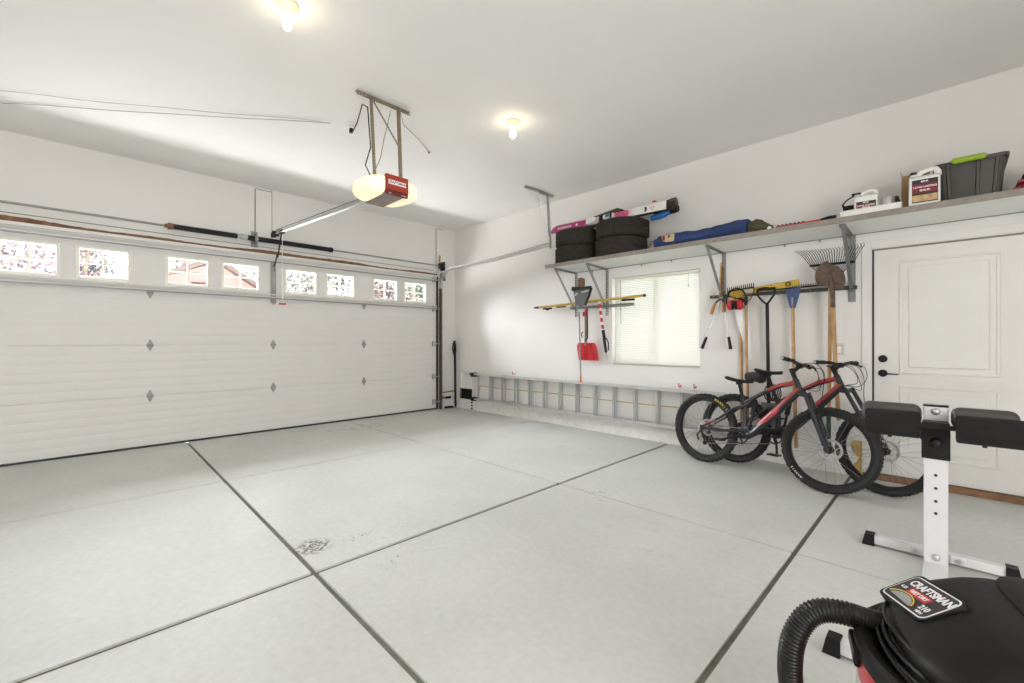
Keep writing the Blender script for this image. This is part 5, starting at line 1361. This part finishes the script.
# power cord wound round the dome
for k, (rx, ry, z, tl) in enumerate(((.222, .236, .566, .010), (.232, .243, .574, -.006), (.228, .246, .588, .014), (.240, .252, .560, -.012), (.246, .268, .552, .02))):
    pts = [(rx*math.cos(a)+.004*math.sin(3*a+k), ry*math.sin(a), z+tl*math.sin(a+k*.7)+.004*math.sin(2*a+k)) for a in [2*PI*i/64 for i in range(64)]]
    vp('power_cord', MB().tube(pts, .0046, n=8, closed=True), M['hose'], 'black power cord wound round the dome')
# latches and tank lettering
for a in (R(-2), R(178)):
    m = MB(); m.box((.290, 0, .518), (.016, .10, .030), RZ(a), bev=.006); m.box((.288, 0, .495), (.012, .05, .03), RZ(a), bev=.005); vp('latch', m, M['vacblk'], 'black latch')
m = MB()
for i, ch in enumerate('WET/DRY'):
    a = R(-4+i*9.0); mx = RZ(a) @ T(.2845, 0, .432) @ RZ(PI/2) @ RX(PI/2) @ RX(R(-3))
    m.text(ch, .058, mx, .0012, bold=.0025)
vp('lettering', m, M['lwht'], 'white letters on the red tank', parent=tank)

# ------------------------------------------------------------------ outside
struct('ground', MB().bx(-60, -.2, -60, 60, -.30, -.10).bx(-.2, 40, .2, 60, -.30, -.10), mat('driveway_and_lawn', (.42, .42, .38), .9, noise=.15, scale=1), label='pale driveway ground outside')
def tree(x, y, h, cw_, col, lab, z0=2.0, n_=1500, gap=.5):
    t = thing('garden_tree', lab, 'tree', (x, y, -.1), group='trees outside the garage door')
    bm = MB(); bm.tube([(0, 0, 0), (.05, .1, h*.3), (0, -.05, h*.55), (.1, .1, h*.8)], [.12, .10, .07, .03])
    br = []
    for k in range(16):
        a = random.uniform(0, 2*PI); z = h*random.uniform(.35, .75)
        e = Vector((math.cos(a)*cw_*random.uniform(.5, .95), math.sin(a)*cw_*random.uniform(.5, .95), z+h*random.uniform(.05, .28)))
        bm.tube([(0, 0, z), Vector((0, 0, z)).lerp(e, .5)+Vector((0, 0, .1)), e], [.04, .025, .01], n=6); br.append(e)
    bm.build('trunk', M['woodg'], t)
    lm_ = MB()
    for k in range(n_):
        c_ = random.choice(br)+Vector([random.gauss(0, cw_*.24) for _ in range(3)])
        s_ = random.uniform(.05, .11); u = Vector([random.gauss(0, 1) for _ in range(3)]).normalized(); v = u.orthogonal().normalized()
        lm_.quad([c_-u*s_, c_+v*s_*.55, c_+u*s_, c_-v*s_*.55])
    lm_.build('foliage', mat('foliage_'+lab.split()[0]+str(int(y*10)), col, .7, noise=.35, scale=3), t)
tree(-14, -6.9, 5.6, 1.9, (.075, .045, .06), 'purple leaved tree seen through the leftmost garage door window', n_=2600)
tree(-19, -4.8, 7.0, .9, (.05, .058, .064), 'grey blue tree seen through the second garage door window', n_=1100)
tree(-32, .4, 9.0, 1.7, (.05, .075, .03), 'green tree beside the house roof seen through the third garage door window', n_=1300)
tree(-33, 6.4, 9.2, 1.7, (.06, .085, .035), 'green tree seen through the fourth garage door window', n_=1600)
tree(-14, 2.6, 5.2, 1.5, (.055, .06, .052), 'bare greyish tree seen through the fifth and sixth garage door windows', n_=1300)
tree(-17, 7.6, 5.8, 1.4, (.085, .05, .045), 'reddish tree seen through the seventh garage door window', n_=1600)
tree(-11, 6.0, 4.4, .8, (.045, .06, .035), 'dark green tree seen through the rightmost garage door window', n_=1500)
hs = thing('neighbour_house', 'pink stucco house with a gabled roof across the street', 'house', (-19, -1.6, -.1)); q = W(hs)
m = MB(); m.bx(-24, -19, -3.6, 2.2, -.1, 3.6); m.prism([(-3.6, 3.6), (2.2, 3.6), (-.2, 5.15)], 5, Matrix(((0, 0, 1, -24), (1, 0, 0, 0), (0, 1, 0, 0), (0, 0, 0, 1))))
q('house_wall', m, mat('pink_stucco', (.26, .185, .165), .85, noise=.05))
m = MB(); m.prism([(-4.0, 3.38), (-.2, 5.2), (2.6, 3.38), (2.6, 3.6), (-.2, 5.42), (-4.0, 3.6)], 5.6, Matrix(((0, 0, 1, -24.3), (1, 0, 0, 0), (0, 1, 0, 0), (0, 0, 0, 1))))
q('roof', m, mat('grey_roof_tile', (.15, .11, .095), .85, noise=.1))
q('house_window', MB().bx(-19.02, -18.97, -1.2, -.3, 3.0, 4.1), mat('dark_red_window', (.08, .02, .025), .3))

# ------------------------------------------------------------------ light
wd = bpy.data.worlds.new('World'); bpy.context.scene.world = wd; wd.use_nodes = True
bg = wd.node_tree.nodes['Background']; bg.inputs[0].default_value = (.90, .95, 1.0, 1); bg.inputs[1].default_value = 1.6
def area(name, loc, rot, sx, sy, power, col=(1, 1, 1), portal=False):
    l = bpy.data.lights.new(name, 'AREA'); l.shape = 'RECTANGLE'; l.size = sx; l.size_y = sy; l.energy = power; l.color = col
    if portal: l.cycles.is_portal = True
    o = bpy.data.objects.new(name, l); C.objects.link(o); o.location = loc; o.rotation_euler = rot; return o
def sun(name, dirv, strength, ang, col=(1, 1, 1)):
    l = bpy.data.lights.new(name, 'SUN'); l.energy = strength; l.angle = R(ang); l.color = col
    o = bpy.data.objects.new(name, l); C.objects.link(o); o.location = (0, 0, 8)
    o.rotation_euler = Vector(dirv).to_track_quat('-Z', 'Y').to_euler(); return o
# open sky over the street, entering through the garage door windows
sun('sky_light', (math.cos(R(24)), .22, -math.sin(R(24))), 80.0, 54, (.92, .945, 1.0))
# sun-lit driveway in front of the garage door
area('driveway_glow', (-6.0, -3.2, .0), (PI, 0, 0), 9.0, 9.0, 10500, (.99, .965, .955))
# fill light added behind the camera, in the opening made for it
area('back_fill_light', (XB+.1, -5.9, 1.5), (0, PI/2, 0), 2.4, 3.2, 170, (1, .975, .955))

# ------------------------------------------------------------------ camera
cd_ = bpy.data.cameras.new('Camera'); cam = bpy.data.objects.new('Camera', cd_); C.objects.link(cam)
cam.location = (CX, CY, CH); cam.rotation_euler = (PI/2, 0, R(45))
cd_.sensor_width = 36; cd_.lens = 437.5/1024*36; cd_.clip_start = .02; cd_.clip_end = 200
cd_.shift_y = -.5/1024
sc_ = bpy.context.scene; sc_.camera = cam
sc_.view_settings.view_transform = 'Standard'; sc_.view_settings.look = 'None'; sc_.view_settings.gamma = 1; sc_.view_settings.exposure = .25
sc_.view_settings.use_curve_mapping = False
sc_.cycles.max_bounces = 10; sc_.cycles.diffuse_bounces = 6; sc_.cycles.transparent_max_bounces = 16
sc_.cycles.use_denoising = True; sc_.cycles.caustics_reflective = False; sc_.cycles.caustics_refractive = False
sc_.cycles.sample_clamp_indirect = 6
